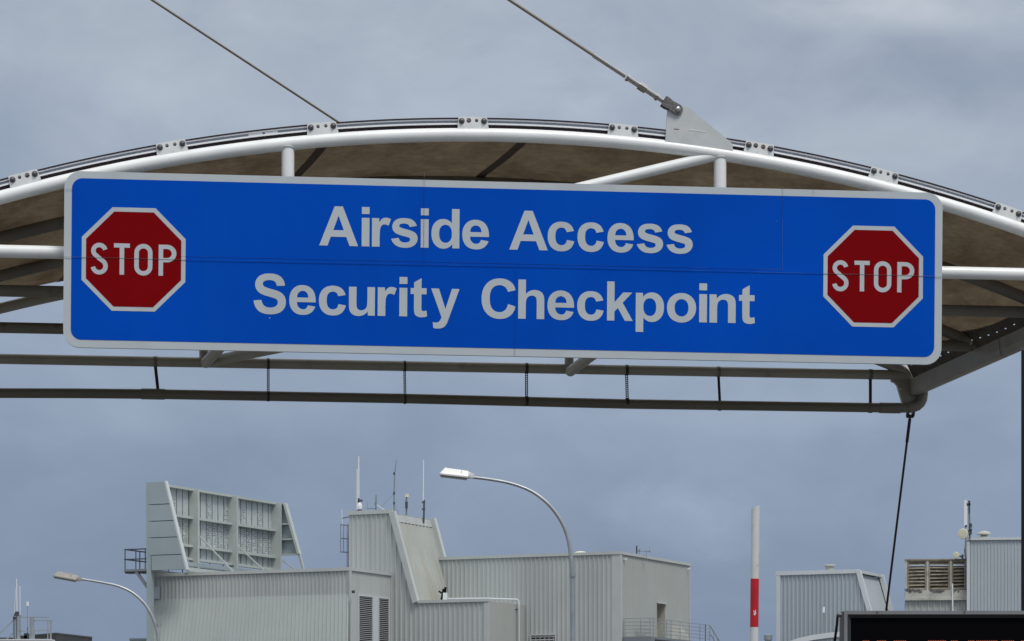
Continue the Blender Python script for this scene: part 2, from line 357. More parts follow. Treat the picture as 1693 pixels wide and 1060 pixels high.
# columns beyond the frame carry the canopy
for u, v in ((-4.55, .3), (4.8, .3), (ends(5.7)[0]-.15, 5.7)):
    q = cp(u, v, ZT-.1); MB().tube([(q.x, q.y, 0), q], .09, 18).build('column', 'white', canopy)
MB().tube([cp(4.65, .3, ZT), cp(4.8, .3, ZT-.08)], .05).build('brace', 'white', canopy)

# ------------------------------------------------------------------ rain pipe below the rear beam
pp = [cat(x, y, 5.66) for x, y in ((-260, 650), (0, 650), (120, 650.3), (250, 651.5), (330, 653), (669, 659), (1036, 668), (1440, 674), (1486, 674.8), (1503, 674.2))]
rp = thing('rain_pipe', 'grey rain pipe strapped under the rear beam and turning up into the gutter', 'pipe', tuple(pp[3]))
body = MB().tube(pp, .0425, 18).build('pipe', 'pipe', rp)
el = [cat(x, y, 5.66) for x, y in ((1500, 674.4), (1509, 673.6), (1516, 671), (1521.5, 666), (1524.5, 660), (1525.5, 652), (1525.5, 644))]
MB().tube(el, .047, 18).build('elbow', 'pipe', rp)
for px, py, l in ((253, 651.6, .10), (1467, 674.6, .07), (1483, 674.8, .03)):
    c = cat(px, py, 5.66); MB().tube([c-cU*l, c+cU*l], .0475, 18).build('coupling', 'pipe', rp)
def tiey(px): 
    return (cp(uz(px, 610, 5.7)[0], 5.7, ZT)).z
for px, dx, w, perf in ((257, 4, .030, 0), (443.5, 0, .022, 1), (669, .5, .022, 1), (870.5, 0, .026, 1), (1036, 1, .026, 1), (1188, 2, .026, 0), (1439, 0, .030, 0)):
    ut = uz(px, 610, 5.7)[0]; top = cp(ut, 5.7, ZT)
    yb = 651.6 if px < 300 else 653+(px-330)*.019 if px < 1100 else 669.4+(px-1100)*.0152
    bot = cat(px+dx, yb, 5.66)
    st = MB().tube([top-cU*w/2, top+cU*w/2], .0475, 18, False).build('strap', 'pipe' if not perf else 'strap', rp)
    MB().tube([bot-cU*w/2, bot+cU*w/2], .0455, 18, False).build('strap_loop', 'pipe' if not perf else 'strap', st)
    p, q = top-UP*.045, bot+UP*.042
    if perf:                                                        # punched band: two edges and rungs
        mb = MB(); L = (q-p)
        for s in (-1, 1): mb.bar(p+cU*s*w*.36, q+cU*s*w*.36, w*.28, .003, up=cV)
        k = 11
        for i in range(k+1): c = p+L*(i/k); mb.box(c, cU*w*.3, cV*.0014, UP*.0045)
        mb.build('strap_band', 'strap', st)
    else: MB().bar(p, q, w*.9, .004, up=cV).build('strap_band', 'strap', st)

# ------------------------------------------------------------------ stay cables
def stay(name, label, pts, r, m, fit=None):
    t = thing(name, label, 'stay cable', tuple(pts[0])); MB().tube(pts, r, 10).build('wire', m, t); return t
# to the gusset, with turnbuckle and fork
pin = cat(1119.5, 182.3, .272); dirc = (cat(838, -3, .1)-pin).normalized()
def al(px): return pin+dirc*((px-1114)/((CX+F*((pin+dirc).x-CAM.x)/((pin+dirc).y-CAM.y))-1114))
def alp(px):                                                        # point of the cable line seen at image column px
    lo, hi_ = 0.0, 12.0
    for _ in range(50):
        mid = (lo+hi_)/2; q = pin+dirc*mid
        if CX+F*q.x/q.y > px: lo = mid
        else: hi_ = mid
    return pin+dirc*lo
s1 = thing('stay_cable', 'steel stay cable with turnbuckle pinned to the white gusset plate on the arch', 'stay cable', tuple(pin), 'stay cables of the canopy')
MB().tube([alp(981), pin+dirc*9], .0115, 10).build('wire', 'cable', s1)
MB().tube([alp(1034), alp(981)], .016, 14).build('swage_sleeve', 'steel', s1)
tb = MB().tube([alp(1036), alp(1087)], .0195, 14).build('turnbuckle', 'steel', s1)
MB().tube([alp(1056), alp(1068)], .030, 6).build('hex_body', 'steel', tb)
for x in (1037.5, 1086): MB().tube([alp(x-2), alp(x+2)], .027, 6).build('lock_nut', 'steel', tb)
MB().tube([alp(1087), alp(1106)], .0165, 14).build('threaded_rod', 'steel', s1)
fk = MB(); e = dirc.cross(cV).normalized()
for sg in (-.024, .024):
    O = pin+cV*sg; R = .036
    outl = [O+dirc*(R*math.cos(t))+e*(R*math.sin(t)) for t in [math.pi/2+math.pi*k/10 for k in range(11)]]
    outl += [O+dirc*.06-e*.031, O+dirc*.085-e*.036, O+dirc*.118-e*.036, O+dirc*.118+e*.036, O+dirc*.085+e*.036, O+dirc*.06+e*.031]
    fk.prism([p-cV*.007 for p in outl], cV*.014)
fk.box(pin+dirc*.085, dirc*.018, e*.034, cV*.024)
fo = fk.build('fork', 'fork', s1)
MB().lathe(pin-cV*.031, [(.019, 0), (.019, .006), (.013, .012), (0, .012)], -cV, 14).build('pin', 'steel', fo)
# behind the arch, down to the third arch
q0 = arch_p(uz(815, 356, 3.86)[0], 3.86, .05); q1 = cat(247, -3, 2.2)
s2 = stay('stay_cable', 'thin plain stay cable coming down behind the top of the arch', [q0, q0+(q1-q0)*1.6], .0095, 'cable'); s2['group'] = 'stay cables of the canopy'
MB().lathe(q0-UP*.03, [(.03, 0), (.03, .05), (.015, .09), (0, .09)], (0, 0, 1), 12).build('socket', 'steel', s2)
# from the rear corner to the ground
c0 = cat(1506, 678, 5.69); c1 = at(1399, 1547, 30.2); dd = (c1-c0).normalized()
s3 = stay('stay_cable', 'dark stay rod running down from the rear corner of the canopy', [c0+dd*.05, c1], .0105, 'darkcable'); s3['group'] = 'stay cables of the canopy'
mb = MB()
for sx in (-.025, .025): mb.box(c0+dd*.025+cU*sx, cU*.011, cV*.02, dd*.040)
mb.box(c0+dd*.062, cU*.030, cV*.02, dd*.016); mb.tube([c0-cU*.05, c0+cU*.05], .013, 10); mb.build('fork', 'darkcable', s3)
MB().tube([c0+dd*.09, c0+dd*.32], .0145, 10).build('sleeve', 'darkcable', s3)
MB().box((c1.x, c1.y, .05), (.25, 0, 0), (0, .25, 0), (0, 0, .05)).build('anchor_block', 'concrete', s3)

# ------------------------------------------------------------------ the blue sign
PSI, RHO = math.radians(5.0), math.radians(.47)
h0 = V((math.cos(PSI), math.sin(PSI), 0)); sN = V((math.sin(PSI), -math.cos(PSI), 0))    # sN points to the viewer
sX = (h0*math.cos(RHO)-UP*math.sin(RHO)).normalized(); sY = (UP*math.cos(RHO)+h0*math.sin(RHO)).normalized()
sO = at(832, 443.2, 20.68)
def sg(px, py):
    q = hit(px, py, sO, sN)-sO; return q.dot(sX), q.dot(sY)
x0 = sg(105.5, 428)[0]; x1 = sg(1557.5, 459)[0]; yt = (sg(150, 283)[1]+sg(1500, 318)[1])/2; yb = (sg(150, 574)[1]+sg(1500, 603)[1])/2
PX = (x1-x0)/1452
def rrect(xa, ya, xb, yb_, r, n=8):
    o = []
    for cx, cy, s in ((xb-r, yb_-r, 0), (xa+r, yb_-r, 1), (xa+r, ya+r, 2), (xb-r, ya+r, 3)):
        o += [(cx+r*math.cos(math.pi/2*(s+k/n)), cy+r*math.sin(math.pi/2*(s+k/n))) for k in range(n+1)]
    return o
sign = thing('overhead_sign', 'long blue overhead sign reading Airside Access Security Checkpoint between two STOP octagons', 'sign', tuple(sO+sY*yb))
board = flat('board', [rrect(x0, yb, x1, yt, 27*PX)], 'silver', sign, sO, sX, sY, sN, -.03)
flat('blue_face', [rrect(x0+12.2*PX, yb+12.6*PX, x1-12.4*PX, yt-11.6*PX, 17*PX)], 'blue', sign, sO, sX, sY, sN, .002)
for yy in (.33, -.33):                                              # mounting channels at the back, reaching the truss
    c = sO-sN*.06+sY*yy; MB().box(c, sX*2.7, sY*.03, sN*.03).build('mounting_channel', 'galv', sign)
for px in (476, 1190.5):
    for yy in (.33,):
        u = uz(px, 300, .3)[0]; p = cp(u, .262, 0); p.z = (sO+sY*yy).z
        q = p-sN*0; tt = (p-sO).dot(sN); MB().bar(p, p-sN*(tt+.03), .06, .05).build('bracket', 'galv', sign)
GLY = {
'A': ["1471,0 1149,0 1021,333 435,333 314,0 0,0 571,1466 884,1466", "926,580 724,1124 526,580"],
'i': ["147,1206 147,1466 428,1466 428,1206", "147,0 147,1062 428,1062 428,0"],
'r': ["416,0 135,0 135,1062 396,1062 396,911 463,1018* 516.5,1052 570,1086* 638,1086 734,1086* 823,1033 736,788 665,834* 604,834 545,834* 504,801.5 463,769* 439.5,684 416,599* 416,328"],
's': ["48,303 330,346 348,264* 403,221.5 458,179* 557,179 666,179* 721,219 758,247* 758,294 758,326* 738,347 717,367* 644,384 304,459* 213,521 87,607* 87,760 87,898* 196,992 305,1086* 534,1086 752,1086* 858,1015 964,944* 1004,805 739,756 722,818* 674.5,851 627,884* 539,884 428,884* 380,853 348,831* 348,796 348,766* 376,745 414,717* 638.5,666 863,615* 952,541 1040,466* 1040,333 1040,188* 919,84 798,-20* 561,-20 346,-20* 220.5,67 95,154*"],
'd': ["1119,0 858,0 858,156 793,65* 704.5,20.5 616,-24* 526,-24 343,-24* 212.5,123.5 82,271* 82,535 82,805* 209,945.5 336,1086* 530,1086 708,1086* 838,938 838,1466 1119,1466", "369,554 369,384* 416,308 484,198* 606,198 703,198* 771,280.5 839,363* 839,527 839,710* 773,790.5 707,871* 604,871 504,871* 436.5,791.5 369,712*"],
'e': ["762,338 1042,291 988,137* 871.5,56.5 755,-24* 580,-24 303,-24* 170,157 65,302* 65,523 65,787* 203,936.5 341,1086* 552,1086 789,1086* 926,929.5 1063,773* 1057,450 353,450 356,325* 421,255.5 486,186* 583,186 649,186* 694,222 739,258*", "778,622 775,744* 715,807.5 655,871* 569,871 477,871* 417,804 357,737* 358,622"],
'c': ["1073,748 796,698 782,781* 732.5,823 683,865* 604,865 499,865* 436.5,792.5 374,720* 374,550 374,361* 437.5,283 501,205* 608,205 688,205* 739,250.5 790,296* 811,407 1087,360 1044,170* 922,73 800,-24* 595,-24 362,-24* 223.5,123 85,270* 85,530 85,793* 224,939.5 363,1086* 600,1086 794,1086* 908.5,1002.5 1023,919*"],
'S': ["74,477 362,505 388,360* 467.5,292 547,224* 682,224 825,224* 897.5,284.5 970,345* 970,426 970,478* 939.5,514.5 909,551* 833,578 781,596* 596,642 358,701* 262,787 127,908* 127,1082 127,1194* 190.5,1291.5 254,1389* 373.5,1440 493,1491* 662,1491 938,1491* 1077.5,1370 1217,1249* 1224,1047 928,1034 909,1147* 846.5,1196.5 784,1246* 659,1246 530,1246* 457,1193 410,1159* 410,1102 410,1050* 454,1013 510,966* 726,915 942,864* 1045.5,809.5 1149,755* 1207.5,660.5 1266,566* 1266,427 1266,301* 1196,191 1126,81* 998,27.5 870,-26* 679,-26 401,-26* 252,102.5 103,231*"],
'u': ["847,0 847,159 789,74* 694.5,25 600,-24* 495,-24 388,-24* 303,23 218,70* 180,155 142,240* 142,390 142,1062 423,1062 423,574 423,350* 438.5,299.5 454,249* 495,219.5 536,190* 599,190 671,190* 728,229.5 785,269* 806,327.5 827,386* 827,614 827,1062 1108,1062 1108,0"],
't': ["634,1062 634,838 442,838 442,410 442,280* 447.5,258.5 453,237* 472.5,223 492,209* 520,209 559,209* 633,236 657,18 559,-24* 435,-24 359,-24* 298,1.5 237,27* 208.5,67.5 180,108* 169,177 160,226* 160,375 160,838 31,838 31,1062 160,1062 160,1273 442,1437 442,1062"],
'y': ["14,1062 313,1062 567,308 815,1062 1106,1062 731,40 664,-145 627,-238* 593.5,-287 560,-336* 516.5,-366.5 473,-397* 409.5,-414 346,-431* 266,-431 185,-431* 107,-414 82,-194 148,-207* 201,-207 299,-207* 346,-149.5 393,-92* 418,-3"],
'C': ["1087,539 1374,448 1308,208* 1154.5,91.5 1001,-25* 765,-25 473,-25* 285,174.5 97,374* 97,720 97,1086* 286,1288.5 475,1491* 783,1491 1052,1491* 1220,1332 1320,1238* 1370,1062 1077,992 1051,1106* 968.5,1172 886,1238* 768,1238 605,1238* 503.5,1121 402,1004* 402,742 402,464* 502,346 602,228* 762,228 880,228* 965,303 1050,378*"],
'h': ["428,1466 428,927 564,1086* 753,1086 850,1086* 928,1050 1006,1014* 1045.5,958 1085,902* 1099.5,834 1114,766* 1114,623 1114,0 833,0 833,561 833,728* 817,773 801,818* 760.5,844.5 720,871* 659,871 589,871* 534,837 479,803* 453.5,734.5 428,666* 428,532 428,0 147,0 147,1466"],
'k': ["137,0 137,1466 418,1466 418,688 747,1062 1093,1062 730,674 1119,0 816,0 549,477 418,340 418,0"],
'p': ["139,1062 401,1062 401,906 452,986* 539,1036 626,1086* 732,1086 917,1086* 1046,941 1175,796* 1175,537 1175,271* 1045,123.5 915,-24* 730,-24 642,-24* 570.5,11 499,46* 420,131 420,-404 139,-404", "417,549 417,370* 488,284.5 559,199* 661,199 759,199* 824,277.5 889,356* 889,535 889,702* 822,783 755,864* 656,864 553,864* 485,784.5 417,705*"],
'o': ["82,546 82,686* 151,817 220,948* 346.5,1017 473,1086* 629,1086 870,1086* 1024,929.5 1178,773* 1178,534 1178,293* 1022.5,134.5 867,-24* 631,-24 485,-24* 352.5,42 220,108* 151,235.5 82,363*", "370,531 370,373* 445,289 520,205* 630,205 740,205* 814.5,289 889,373* 889,533 889,689* 814.5,773 740,857* 630,857 520,857* 445,773 370,689*"],
'n': ["1113,0 832,0 832,542 832,714* 814,764.5 796,815* 755.5,843 715,871* 658,871 585,871* 527,831 469,791* 447.5,725 426,659* 426,481 426,0 145,0 145,1062 406,1062 406,906 545,1086* 756,1086 849,1086* 926,1052.5 1003,1019* 1042.5,967 1082,915* 1097.5,849 1113,783* 1113,660"],
}
def contour(s):
    P = []
    for t in s.split():
        off = t.endswith('*'); x, y = t.rstrip('*').split(','); P.append((float(x), float(y), off))
    out = []; n = len(P)
    for i, (x, y, off) in enumerate(P):
        if not off: out.append((x, y)); continue
        ax, ay, _ = P[i-1]; bx, by, _ = P[(i+1) % n]
        for k in range(1, 5):
            t = k/5; out.append(((1-t)**2*ax+2*t*(1-t)*x+t*t*bx, (1-t)**2*ay+2*t*(1-t)*y+t*t*by))
    return out
def word(letters, base, capy):
    """letters: (glyph, left px, right px); base: (x, y) pixel pairs of the baseline"""
    loops = []
    (xa, ya), (xb, yb2) = base
    for ch, l, r in letters:
        G = [contour(c) for c in GLY[ch]]; xs = [p[0] for lp in G for p in lp]; mn, mx = min(xs), max(xs)
        m = (l+r)/2; yy = ya+(yb2-ya)*(m-xa)/(xb-xa)
        A_, _ = sg(l, yy); B_, _ = sg(r, yy); _, y0 = sg(m, yy); ky = capy*PX/1466
        for lp in G: loops.append([(A_+(x-mn)/(mx-mn)*(B_-A_), y0+y*ky) for x, y in lp])
    return loops
B1 = ((530, 406), (1145, 419.5)); B2 = ((420, 518.2), (1248, 535))
WORDS = [
 (B1, [('A', 527.7, 592), ('i', 597.8, 610.6), ('r', 614.7, 646), ('s', 646.5, 690.3), ('i', 695.4, 708.4), ('d', 713, 759.3), ('e', 764, 808.2)]),
 (B1, [('A', 841.8, 905.6), ('c', 905.2, 949.2), ('c', 954.4, 998.2), ('e', 1004, 1047.4), ('s', 1052.7, 1096), ('s', 1101.8, 1145)]),
 (B2, [('S', 419, 472.5), ('e', 478, 521.8), ('c', 527, 571.7), ('u', 576.6, 619.6), ('r', 624.2, 655.5), ('i', 660, 673.1), ('t', 678.5, 706), ('y', 712.5, 759.3)]),
 (B2, [('C', 795.8, 852.5), ('h', 856.5, 899.6), ('e', 904.8, 948.8), ('c', 954, 997.8), ('k', 1003.4, 1046), ('p', 1050.8, 1097.5), ('o', 1102.4, 1150.6), ('i', 1155.7, 1168.5), ('n', 1172.7, 1216), ('t', 1221.4, 1248)]),
]
for base, w in WORDS: flat('lettering', word(w, base, 64.6), 'silver', sign, sO+sN*.002, sX, sY, sN, .0015)
# STOP octagons
def stroke(pts, w, closed=False):                                   # outline of a constant-width stroke
    n = len(pts); Lf = []; Rt = []
    for i, (x, y) in enumerate(pts):
        a_ = pts[i-1] if (i or closed) else pts[i]; b_ = pts[(i+1) % n] if (i < n-1 or closed) else pts[i]
        dx, dy = b_[0]-a_[0], b_[1]-a_[1]; L = math.hypot(dx, dy); Lf.append((x-dy/L*w/2, y+dx/L*w/2)); Rt.append((x+dy/L*w/2, y-dx/L*w/2))
    return [Lf, Rt] if closed else [Lf+Rt[::-1]]
def arc(cx, cy, rx, ry, a0, a1, n=12): return [(cx+rx*math.cos(math.radians(a0+(a1-a0)*k/n)), cy+ry*math.sin(math.radians(a0+(a1-a0)*k/n))) for k in range(n+1)]
def stop_letters(cx, cy):                                           # coordinates in photo pixels, y up, about the octagon centre
    w = 7.4; L = []
    S = arc(-56.3, 12.9, 9.8, 9.6, 12, 180, 14)+arc(-56.3, 12.9, 9.8, 9.0, 192, 235, 4)+[(-56.3, .6)]+arc(-56.3, -12.3, 10.3, 10.3, 52, 0, 5)+arc(-56.3, -12.3, 10.3, 10.3, -12, -172, 14)
    L += stroke(S, w)
    L += [[(-32.4, 26), (-6.4, 26), (-6.4, 19), (-15.6, 19), (-15.6, -25.6), (-23.0, -25.6), (-23.0, 19), (-32.4, 19)]]
    O_ = arc(16, 11.5, 11.2, 10.8, 0, 180, 14)+arc(16, -11.9, 11.2, 10.8, 180, 360, 14)
    L += stroke(O_, w, True)
    out = [(41, 25.4), (55, 25.4)]+arc(55, 10.9, 15.2, 14.5, 80, -80, 14)+[(55, -3.6), (48.4, -3.6), (48.4, -26), (41, -26)]
    inn = [(48.4, 18.4), (54.5, 18.4)]+arc(54.5, 10.9, 8.0, 7.5, 80, -80, 10)+[(54.5, 3.4), (48.4, 3.4)]
    L += [out, inn]
    return [[(cx+x*PX, cy+y*PX) for x, y in lp] for lp in L]
def octa(cx, cy, rx, ry, k=.415): return [(cx+rx*x, cy+ry*y) for x, y in ((1, -k), (1, k), (k, 1), (-k, 1), (-1, k), (-1, -k), (-k, -1), (k, -1))]
for px, py, hw, hh in ((221, 429.2, 84.0, 84.3), (1443.6, 457.4, 84.0, 84.0)):
    cx, cy = sg(px, py)
    so = flat('stop_symbol', [octa(cx, cy, hw*PX, hh*PX)], 'silver', sign, sO+sN*.002, sX, sY, sN, .0015)
    flat('red_face', [octa(cx, cy, (hw-7)*PX, (hh-7)*PX)], 'red', so, sO+sN*.0035, sX, sY, sN, .0012)
    k = hw/85.2
    flat('lettering', [[(cx+(x-cx)*k, cy+(y-cy)*k) for x, y in lp] for lp in stop_letters(cx, cy)], 'silver', so, sO+sN*.0047, sX, sY, sN, .0012)
# panel joints: hairlines between the sign's sheets
def seam(p, q, w, m, h=.0066):
    a_ = sg(*p); b_ = sg(*q); A_ = sO+sX*a_[0]+sY*a_[1]; B_ = sO+sX*b_[0]+sY*b_[1]; MB().bar(A_+sN*h, B_+sN*h, w, .001, up=sN.cross((B_-A_).normalized())).build('panel_joint', m, sign)
seam((105.8, 424.8), (307, 430.2), .0032, 'seamline'); seam((307, 430.2), (860, 441), .0028, 'seamblue'); seam((860, 441), (1360, 452.6), .0028, 'seamblue'); seam((1360, 452.6), (1557, 457.4), .0032, 'seamline')
seam((300, 424), (1290, 446), .0015, 'seamblue', .003)
seam((701.5, 295.5), (700, 436.5), .0022, 'seamblue'); seam((852.5, 441.5), (851, 590), .0024, 'seamblue'); seam((1294, 310), (1293, 448), .0018, 'seamblue')
seam((701.5, 285.5), (701.5, 295), .0022, 'seamline'); seam((1294, 309), (1294, 320), .002, 'seamline'); seam((1345, 311), (1345, 322), .002, 'seamline'); seam((851, 579), (851, 590.5), .002, 'seamline'); seam((108, 313), (121, 313.3), .002, 'seamline')
for px, py in ((446, 526), (405, 357), (1284, 366), (979, 359), (240, 388), (1478, 455)):
    x, y = sg(px, py); MB().lathe(sO+sX*x+sY*y+sN*.002, [(.004, 0), (.004, .002), (0, .003)], sN, 8).build('rivet', 'silver' if px == 446 else 'seamblue', sign)

# ------------------------------------------------------------------ street lamps
def lamp(pts, Y, r0, r1, headpts, hm, label, foot):
    P = [at(x, y, Y) for x, y in pts]; base = V((P[0].x+.02, Y, 0)); t = thing('street_lamp', label, 'street lamp', tuple(base), 'curved street lamps')
    mast = MB().tube([base, base+UP*(P[0].z-.3), P[0]], [r0*1.35, r0, r0], 16).build('mast', 'galv', t)
    MB().lathe(base, [(0, 0), (r0*2.6, 0), (r0*2.6, .03), (0, .03)], (0, 0, 1), 16).build('base_plate', 'galv', mast)
    MB().tube([P[0]+UP*(P[2].z-P[0].z)-UP*.06, P[0]+UP*(P[2].z-P[0].z)+UP*.04], r0*1.12, 16).build('collar', 'galv', mast)
    # smooth the arm with a Catmull-Rom curve
    C = []; Q = [P[0]-(P[1]-P[0])]+P+[P[-1]+(P[-1]-P[-2])]
    for i in range(1, len(Q)-2):
        for k in range(6):
            s = k/6; C.append(.5*((2*Q[i])+(Q[i+1]-Q[i-1])*s+(2*Q[i-1]-5*Q[i]+4*Q[i+1]-Q[i+2])*s*s+(3*Q[i]-Q[i-1]-3*Q[i+1]+Q[i+2])*s**3))
    C.append(P[-1]); n = len(C)
    MB().tube(C, [r0*.86+(r1-r0*.86)*min(1, i/n*1.3) for i in range(n)], 14).build('arm', 'galv', t)
    H = [at(x, y, Y) for x, y in headpts]; ax = (H[1]-H[0]).normalized(); zz = V((-ax.z, 0, ax.x)); zz = zz if zz.z > 0 else -zz
    L = (H[1]-H[0]).length; yy = V((0, 1, 0)); h = L*.23
    def P3(a_, b_, c_): return H[0]+ax*(a_*L)+yy*(b_)+zz*(c_*h)
    w = L*.16; mb = MB()
    low = [P3(.0, -w*.8, 0), P3(.04, -w, 0), P3(.82, -w, 0), P3(.86, -w*.5, 0), P3(1, -w*.35, 0.1), P3(1, w*.35, .1), P3(.86, w*.5, 0), P3(.82, w, 0), P3(.04, w, 0), P3(0, w*.8, 0)]
    mid = [P3(.0, -w*.8, .18), P3(.04, -w, .18), P3(.82, -w, .18), P3(.9, -w*.5, .2), P3(1, -w*.35, .2), P3(1, w*.35, .2), P3(.9, w*.5, .2), P3(.82, w, .18), P3(.04, w, .18), P3(0, w*.8, .18)]
    top = [P3(.13, -w*.45, .95), P3(.15, -w*.5, .97), P3(.8, -w*.5, .9), P3(.9, -w*.35, .72), P3(1, -w*.3, .62), P3(1, w*.3, .62), P3(.9, w*.35, .72), P3(.8, w*.5, .9), P3(.15, w*.5, .97), P3(.13, w*.45, .95)]
    n = 10; mb.add(low+mid+top, [tuple(reversed(range(n))), tuple(range(2*n, 3*n))]+[(r*n+k, r*n+(k+1) % n, (r+1)*n+(k+1) % n, (r+1)*n+k) for r in (0, 1) for k in range(n)])
    hd = mb.build('lamp_head', hm, t)
    MB().box(P3(.42, 0, -.10), ax*L*.38, yy*w*.92, zz*h*.11).build('lens', 'lens', hd)
    MB().box(P3(.62, 0, .50), ax*L*.006, yy*w*.82, zz*h*.30).build('joint', 'headold', hd)
    return t
lamp([(947, 1060), (946.5, 1000), (945.8, 950), (943.5, 915), (937.5, 884), (925, 857), (905, 832), (878, 812), (845, 799.5), (812, 793), (780, 789)], 79, .078, .04,
     [(726.5, 785.5), (783.5, 792)], 'head', 'taller street lamp with bright white head in front of the box building', 0)
lamp([(262.5, 1064), (261, 1050), (256.5, 1032), (248, 1012), (236, 995), (218, 979.5), (195, 969), (170, 963.5), (150, 960), (131, 957)], 100, .07, .04,
     [(88.5, 953.5), (134, 962)], 'headold', 'lower street lamp with dull grey head in front of the billboard building', 0)

# ------------------------------------------------------------------ raised boom barrier
Yb = 46; bt = at(1249.2, 838, Yb); bb = at(1243.5, 1345, Yb); ax = (bt-bb).normalized()
bm_ = thing('boom_barrier', 'raised barrier boom pole striped red and white', 'barrier', (bb.x, Yb, 0))
def bpt(y): return at(1249.2+(y-838)*(1243.5-1249.2)/(1345-838), y, Yb)
ribs = MB()
n = 18; rr = .0635; x_ = ax.cross(V((0, 1, 0))).normalized(); y_ = ax.cross(x_)
vs = []
for P, sl in ((bpt(1345), 0), (bpt(838), 1)):
    for k in range(n):
        c, s = math.cos(6.28319*k/n), math.sin(6.28319*k/n); vs.append(P+(x_*c+y_*s)*rr+ax*((c*x_.x)*.03*sl))
ribs.add(vs, [(k, (k+1) % n, n+(k+1) % n, n+k) for k in range(n)], True); ribs.f += [tuple(range(n)), tuple(range(n, 2*n))]; ribs.sm += [False]*2
arm = ribs.build('boom_arm', 'boomwhite', bm_)
bands = [MB().tube([bpt(1037), bpt(957)], rr+.0012, 18, False).build('red_band', 'boomred', arm), MB().tube([bpt(1197), bpt(1117)], rr+.0012, 18, False).build('red_band', 'boomred', arm), MB().tube([bpt(1335), bpt(1277)], rr+.0012, 18, False).build('red_band', 'boomred', arm)]
# torn white patch on the red band
def onband(dx, y):
    c = bpt(y); xx = dx*Yb/F; return c+V((xx, -math.sqrt(max(0, (rr+.0035)**2-xx*xx)), 0))
ragged = [(-2.6, 1010), (-1.2, 1009), (-.8, 1012), (.6, 1011), (.9, 1008), (2.2, 1010), (1.5, 1013), (2.9, 1014), (1.6, 1016.5), (-.4, 1018), (-2.4, 1016), (-.9, 1014.5)]
MB().quad(*[onband(dx, y) for dx, y in ragged]).build('torn_patch', 'boomwhite', arm)
hs = MB(); c = V((bb.x, Yb+.25, .62)); hs.box(c, (.17, 0, 0), (0, .16, 0), (0, 0, .58)); hs.box(c+V((0, 0, .6)), (.14, 0, 0), (0, .13, 0), (0, 0, .03)); hs.box(V((bb.x, Yb+.25, .02)), (.22, 0, 0), (0, .2, 0), (0, 0, .02)); hs.build('housing', 'boomred', bm_)
MB().tube([bb+V((0, -.08, .1)), bb+V((0, .12, .1))], .06, 14).build('pivot', 'greysteel', bm_)

# ------------------------------------------------------------------ LED message board, lower right
Yl = 17.0; DP = .24
def L(px, py, dy=0): return at(px, py, Yl)+V((0, dy, 0))
W_ = 2.6; tl = L(1395.5, 1010); zt = tl.z; zb = .75; xl = tl.x; xr = xl+W_
led = thing('message_board', 'black electronic message board in a grey frame with orange lit dots', 'message board', (xl+W_/2, Yl+.1, 0))
hb = MB(); hb.box(((xl+xr)/2, Yl+.012+DP/2, (zt+zb)/2), (W_/2, 0, 0), (0, DP/2-.012, 0), (0, 0, (zt-zb)/2)); hb.build('housing', 'ledside', led)
fr = MB(); fw = .020
for (a_, b_, c_, d_) in ((xl, xr, zt-fw, zt), (xl, xr, zb, zb+fw), (xl, xl+fw*.9, zb+fw, zt-fw), (xr-fw*.9, xr, zb+fw, zt-fw)):
    fr.box(((a_+b_)/2, Yl, (c_+d_)/2), ((b_-a_)/2, 0, 0), (0, .012, 0), (0, 0, (d_-c_)/2))
frm = fr.build('frame', 'ledframe', led)
bv = MB(); i0 = fw; i1 = fw+.020
def rc(i, dy): return [V((xl+i, Yl+dy, zb+i)), V((xr-i, Yl+dy, zb+i)), V((xr-i, Yl+dy, zt-i)), V((xl+i, Yl+dy, zt-i))]
A_, B_ = rc(i0*.95, -.010), rc(i1, .0115)
for k in range(4): bv.quad(A_[k], A_[(k+1) % 4], B_[(k+1) % 4], B_[k])
bv.build('bevel', 'ledbevel', led)
q = rc(i1, .010); MB().quad(*q).build('screen', 'matrix', led)
for px in (1450, 1594):
    p = L(px, 1012); MB().lathe((p.x, Yl-.012, p.z), [(.006, 0), (.006, .003), (0, .004)], (0, -1, 0), 8).build('screw', 'bolt', frm)
dots = MB()
for xa, xb in ((1427.5, 1436.5), (1451, 1464.5), (1479, 1497.5), (1535.5, 1563.5), (1573.5, 1582.5), (1602, 1610.5), (1615.5, 1648.5), (1657.5, 1676), (1690, 1705)):
    k = max(2, round((xb-xa)/2.9))
    for i in range(k+1):
        for yy in (1059.6,):
            p = L(xa+(xb-xa)*i/k, yy); dots.lathe((p.x, Yl+.0095, p.z), [(.0029, 0), (.0024, .002), (0, .0025)], (0, -1, 0), 8)
dots.build('lit_dots', 'led', led)['kind'] = 'stuff'
for x in (xl+.35, xr-.35): MB().box((x, Yl+.13, (zb+.05)/2), (.05, 0, 0), (0, .05, 0), (0, 0, (zb+.05)/2)).build('leg', 'greysteel', led)
p0 = L(1388.6, 1016, .12); MB().tube([L(1391, 1013, .12), p0, L(1387, 1030, .1), L(1382.5, 1064, .1), L(1379, 1110, .1), V((xl-.03, Yl+.12, .75))], .0075, 8).build('power_cable', 'black', led)
MB().lathe(L(1392, 1016.5, .02), [(.012, 0), (.012, .02), (0, .02)], (-1, 0, 0), 10).build('lifting_eye', 'bolt', led)

# black post at the right edge
Yp = 28.6; x0_ = at(1688.3, 800, Yp+.18).x
mb = MB(); zt_ = at(1700, 470, Yp).z; mb.box((x0_+.09, Yp+.09, zt_/2), (.09, 0, 0), (0, .09, 0), (0, 0, zt_/2)); mb.box((x0_+.09, Yp+.09, .012), (.17, 0, 0), (0, .17, 0), (0, 0, .012))
solo(mb, 'steel_post', 'black', 'black steel post at the right edge behind the canopy gutter', 'post', (x0_+.09, Yp+.09, 0))

